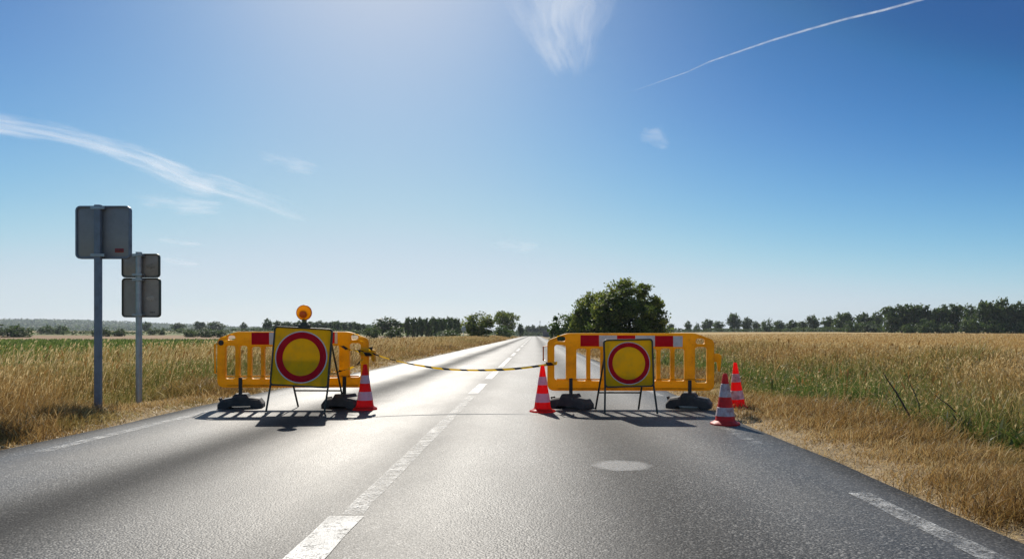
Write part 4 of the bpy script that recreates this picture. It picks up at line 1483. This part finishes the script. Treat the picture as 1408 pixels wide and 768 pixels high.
# ------------------------------------------------------------------ dead stems in the ditch
for (ua, va, ub, vb, Y, rad, lab) in ((1214, 512, 1251, 572, 7.6, 0.011, 'dark broken stem leaning left in the right ditch, thickest of three'),
                                      (1248, 521, 1264, 557, 7.9, 0.006, 'thin dark stem leaning beside the thickest one in the ditch'),
                                      (1283, 540, 1322, 574, 7.3, 0.007, 'dark stem lying low in the weeds, rightmost of the three in the ditch')):
    a, b = Vector(at(ua, va, Y)), Vector(at(ub, vb, Y - 0.15))
    g = Vector((b.x + (b.x - a.x) * .4, b.y, float(terrain(b.x, b.y)) - .03))
    m = MB(); mid = (a + b) / 2 + Vector((0.012, 0.01, 0.01))
    m.tube([a - g, a.lerp(b, .25) - g + Vector((.006, 0, -.004)), mid - g, b - g, Vector((0, 0, 0))], [rad * .35, rad * .6, rad * .85, rad, rad * 1.1], 7)
    o = m.build('dead_stem', M['dead_wood'], None, True)
    o.location = g
    tag(o, lab, 'dead stem', 'dead stems in the right ditch')


# ------------------------------------------------------------------ clouds and contrail
def mat_cloud(name, dens, sx, sy, thr, soft, rot=0.12, wob=0.16):
    t = NT(name)
    uv = t.coord('UV')
    s = t.n('ShaderNodeSeparateXYZ'); t.l(uv, s.inputs[0])
    a = t.math('MULTIPLY', s.outputs[0], t.math('SUBTRACT', 1.0, s.outputs[0]))
    b = t.math('MULTIPLY', s.outputs[1], t.math('SUBTRACT', 1.0, s.outputs[1]))
    env = t.math('MULTIPLY', t.maprange(a, 0.0, 0.2, 0, 1, True), t.maprange(b, 0.0, 0.25, 0, 1, True))
    wn = t.n('ShaderNodeTexNoise'); wn.inputs['Scale'].default_value = 2.3; wn.inputs['Detail'].default_value = 3
    t.l(uv, wn.inputs['Vector'])
    sb = t.n('ShaderNodeVectorMath', operation='SUBTRACT'); t.l(wn.outputs['Color'], sb.inputs[0]); sb.inputs[1].default_value = (.5, .5, .5)
    scl = t.n('ShaderNodeVectorMath', operation='SCALE'); t.l(sb.outputs[0], scl.inputs[0]); scl.inputs['Scale'].default_value = wob
    ad = t.n('ShaderNodeVectorMath', operation='ADD'); t.l(uv, ad.inputs[0]); t.l(scl.outputs[0], ad.inputs[1])
    n1 = t.noise(t.mapping(ad.outputs[0], (sx, sy, 1), rot=(0, 0, rot)), 1.0, 10, 0.55)
    n2 = t.noise(t.mapping(ad.outputs[0], (sx * .8, sy * .22, 1), loc=(3.3, 1.7, 0), rot=(0, 0, -rot)), 1.0, 6, 0.5)
    k = t.math('ADD', t.math('MULTIPLY', n1, 0.55), t.math('MULTIPLY', n2, 0.6))
    k = t.math('ADD', k, t.math('MULTIPLY', t.math('SUBTRACT', env, 1.0), 0.34))
    f = t.maprange(k, thr, thr + soft, 0, 1, True)
    f = t.math('MULTIPLY', t.math('MULTIPLY', f, env), dens)
    d = t.n('ShaderNodeBsdfDiffuse'); d.inputs[0].default_value = (.9, .9, .9, 1)
    tr = t.transl((0.95, 0.95, 0.95))
    return t.done(t.mixs(f, t.n('ShaderNodeBsdfTransparent').outputs[0], t.mixs(0.8, d.outputs[0], tr)))


def cloud(name, line, alt, mat, label, group='thin cirrus clouds', layers=2):
    """wisp lying on a level sheet high above the ground; line: (u, v, half width px)"""
    m = MB()
    na = 9
    pts = []
    N = 60
    for i in range(N + 1):
        t = i / N * (len(line) - 1)
        k = min(int(t), len(line) - 2); f = t - k
        pts.append([line[k][j] * (1 - f) + line[k + 1][j] * f for j in range(3)])
    vs, fs, uvs = [], [], []
    for ly in range(layers):
        A = alt + ly * 9
        base = len(vs)
        for i, (u, v, hw) in enumerate(pts):
            u2, v2, _ = pts[min(i + 1, N)]; u1, v1, _ = pts[max(i - 1, 0)]
            dx, dy = u2 - u1, v2 - v1
            l = math.hypot(dx, dy) or 1
            nx_, ny_ = -dy / l, dx / l
            for j in range(na):
                q = (j / (na - 1) - .5) * 2 * hw
                uu, vv = u + nx_ * q, v + ny_ * q
                y = alt / ((V0 - vv) / F)
                vs.append((wx(uu, y), y, A + 8 * math.sin(i * .23 + j * .4)))
                uvs.append((i / N, j / (na - 1)))
        for i in range(N):
            for j in range(na - 1):
                a = base + i * na + j
                fs.append((a, a + 1, a + na + 1, a + na))
    me = bpy.data.meshes.new(name)
    c = Vector(vs[len(vs) // 4])
    me.from_pydata([Vector(p) - c for p in vs], [], fs)
    uvl = me.uv_layers.new(name='UVMap')
    for lp_ in me.loops:
        uvl.data[lp_.index].uv = uvs[lp_.vertex_index]
    o = link(name, me, mat)
    o.location = c
    me.shade_smooth()
    return tag(o, label, 'cloud', group)


ALT = 2600
cloud('cirrus_cloud', [(-420, 95, 22), (-250, 125, 26), (-110, 152, 28), (0, 172, 27), (80, 187, 24), (150, 203, 22), (210, 222, 26), (260, 243, 32), (310, 259, 30), (370, 281, 26), (430, 305, 20), (480, 326, 10)], ALT,
      mat_cloud('cirrus_long', 0.5, 7, 8, 0.41, 0.48), 'long streaky white cloud running from the left edge down towards the sign tops')
cloud('cirrus_cloud', [(170, 277, 16), (240, 281, 20), (330, 289, 12)], ALT, mat_cloud('cirrus_small', 0.4, 3, 5, 0.40, 0.5),
      'short white cloud streak just above and right of the tall road sign')
cloud('cirrus_cloud', [(340, 212, 10), (395, 224, 18), (450, 238, 12)], ALT, mat_cloud('cirrus_faint', 0.25, 3, 5, 0.40, 0.5),
      'faint small cloud wisp right of the long streaky one')
cloud('cirrus_cloud', [(762, -190, 170), (768, -90, 150), (774, -10, 118), (779, 45, 84), (784, 90, 48), (788, 124, 18)], ALT, mat_cloud('cirrus_fan', 0.46, 2.4, 7, 0.33, 0.6, 0.75, 0.4),
      'feathery fan shaped cloud at the top edge of the sky')
cloud('cirrus_cloud', [(872, 180, 12), (902, 190, 22), (930, 205, 12)], ALT, mat_cloud('cirrus_puff', 0.22, 2, 5, 0.40, 0.5, 0.5),
      'faint small patch of cloud alone in the sky below the vapour trail')
cloud('cirrus_cloud', [(670, 338, 8), (710, 338, 14), (750, 342, 8)], ALT, mat_cloud('cirrus_low', 0.2, 3, 4, 0.40, 0.5),
      'faint low cloud wisp above the far end of the road')
cloud('cirrus_cloud', [(205, 328, 4), (245, 333, 6), (290, 338, 3)], ALT, mat_cloud('cirrus_thin', 0.3, 3, 3, 0.40, 0.5),
      'thin short cloud line right of the two road signs, upper of two')
cloud('cirrus_cloud', [(215, 355, 4), (245, 360, 7), (285, 366, 3)], ALT, mat_cloud('cirrus_thin_low', 0.3, 3, 3, 0.40, 0.5),
      'thin short cloud line right of the two road signs, lower of two')

# contrail: a long soft tube
t = NT('vapour_trail')
lw = t.n('ShaderNodeLayerWeight'); lw.inputs[0].default_value = 0.5
face = t.math('POWER', t.math('SUBTRACT', 1.0, lw.outputs['Facing']), 1.6)
nz = t.ramp(t.noise(t.coord(), 0.012, 4, 0.6), [(0.3, 0.35), (0.65, 1.0)])
f = t.math('MULTIPLY', t.math('MULTIPLY', face, nz), t.math('MULTIPLY', t.attr('fade'), 0.3))
vt = t.done(t.mixs(f, t.n('ShaderNodeBsdfTransparent').outputs[0], t.mixs(0.7, t.pbsdf((.95, .95, .95), 1.0), t.transl((.95, .95, .95)))))
line = [(858, 130), (905, 113), (945, 99), (975, 85), (1010, 73), (1060, 56), (1110, 41), (1160, 27), (1215, 14), (1262, 1), (1300, -10)]
m = MB(); P = []
for u, v in line:
    y = ALT * 1.15 / ((V0 - v) / F)
    P.append(Vector((wx(u, y), y, ALT * 1.15)))
Q, RAD = [], []
for i in range(len(P) - 1):
    for k in range(8):
        Q.append(P[i].lerp(P[i + 1], k / 8))
Q.append(P[-1])
RAD = [5 + 8.5 * min(1, i / 40) for i in range(len(Q))]
c0 = Q[0].copy()
m.tube([q - c0 for q in Q], RAD, 16, cap=False)
o = m.build('contrail', vt, None, True)
at_ = o.data.attributes.new('fade', 'FLOAT', 'POINT')
at_.data.foreach_set('value', np.repeat(np.clip(np.arange(len(Q)) / 12.0, 0.12, 1), 16).astype(np.float32))
o.location = c0
tag(o, 'thin white vapour trail slanting up to the top edge on the right', 'vapour trail')

# ------------------------------------------------------------------ haze
HAZE = 1.1e-4
if HAZE:
    m = MB(); m.box((0, 3900, 35), (12400, 7960 + 100, 80))
    t = NT('haze_air')
    v = t.n('ShaderNodeVolumePrincipled')
    v.inputs['Color'].default_value = (0.80, 0.88, 1.0, 1)
    v.inputs['Density'].default_value = HAZE
    v.inputs['Anisotropy'].default_value = 0.3
    t.l(v.outputs[0], t.out.inputs['Volume'])
    o = m.build('haze', t.m)
    tag(o, kind='stuff')

# ------------------------------------------------------------------ light, sky, camera
SUN = Vector((-0.23, 1.0, 0.77)).normalized()
elev = math.asin(SUN.z)
azim = math.atan2(SUN.x, SUN.y)
ld = bpy.data.lights.new('sun', 'SUN')
ld.energy = 4.8
ld.angle = R(0.5)
ld.color = (1.0, 0.93, 0.82)
lo = bpy.data.objects.new('sun', ld)
COL.objects.link(lo)
lo.rotation_euler = SUN.to_track_quat('Z', 'Y').to_euler()
lo.location = (-10, 40, 40)

w = bpy.data.worlds.new('World')
sc.world = w
w.use_nodes = True
nt = w.node_tree
nt.nodes.clear()
sky = nt.nodes.new('ShaderNodeTexSky')
sky.sky_type = 'NISHITA'
sky.sun_disc = False
sky.sun_elevation = elev
sky.sun_rotation = azim
sky.altitude = 100
sky.air_density = 0.7
sky.dust_density = 0.38
sky.ozone_density = 3.0
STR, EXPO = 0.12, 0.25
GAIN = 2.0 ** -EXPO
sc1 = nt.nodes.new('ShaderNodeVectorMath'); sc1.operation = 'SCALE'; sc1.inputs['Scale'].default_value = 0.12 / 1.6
crv = nt.nodes.new('ShaderNodeRGBCurve')  # curve low ends lifted: darkest sky, out of view, gives added fill light
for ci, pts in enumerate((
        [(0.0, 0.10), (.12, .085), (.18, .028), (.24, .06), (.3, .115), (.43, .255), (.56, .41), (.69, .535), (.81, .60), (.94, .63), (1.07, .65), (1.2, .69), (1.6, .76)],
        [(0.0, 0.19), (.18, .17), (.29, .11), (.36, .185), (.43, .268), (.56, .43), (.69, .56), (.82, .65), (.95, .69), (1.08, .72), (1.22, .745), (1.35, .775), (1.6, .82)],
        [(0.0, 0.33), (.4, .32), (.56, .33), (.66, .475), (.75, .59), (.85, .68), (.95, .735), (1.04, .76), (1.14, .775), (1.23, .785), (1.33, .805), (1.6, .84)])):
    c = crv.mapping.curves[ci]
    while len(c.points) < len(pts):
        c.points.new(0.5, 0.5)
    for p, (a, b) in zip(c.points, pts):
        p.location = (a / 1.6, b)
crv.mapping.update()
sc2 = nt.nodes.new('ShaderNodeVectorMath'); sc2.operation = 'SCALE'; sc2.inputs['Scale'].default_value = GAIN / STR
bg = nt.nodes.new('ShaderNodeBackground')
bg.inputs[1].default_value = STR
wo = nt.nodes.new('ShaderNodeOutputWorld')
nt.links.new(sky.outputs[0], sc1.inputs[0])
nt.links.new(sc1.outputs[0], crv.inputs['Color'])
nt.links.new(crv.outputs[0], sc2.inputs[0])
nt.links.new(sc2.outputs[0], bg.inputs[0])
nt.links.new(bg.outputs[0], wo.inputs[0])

cd = bpy.data.cameras.new('camera')
cam = bpy.data.objects.new('camera', cd)
COL.objects.link(cam)
cam.location = (0, 0, H)
cam.rotation_euler = (R(90), 0, 0)
cd.sensor_width = 36
cd.lens = F / 1408 * 36
cd.shift_x = -(U0 - 704) / 1408
cd.shift_y = (V0 - 384) / 1408
cd.clip_start = 0.05
cd.clip_end = 60000
sc.camera = cam

sc.view_settings.view_transform = 'Standard'
sc.view_settings.look = 'None'
sc.view_settings.exposure = EXPO
sc.view_settings.gamma = 1.0
sc.cycles.use_denoising = True
sc.cycles.max_bounces = 8
sc.cycles.transparent_max_bounces = 24
sc.cycles.volume_bounces = 0
sc.cycles.sample_clamp_indirect = 8
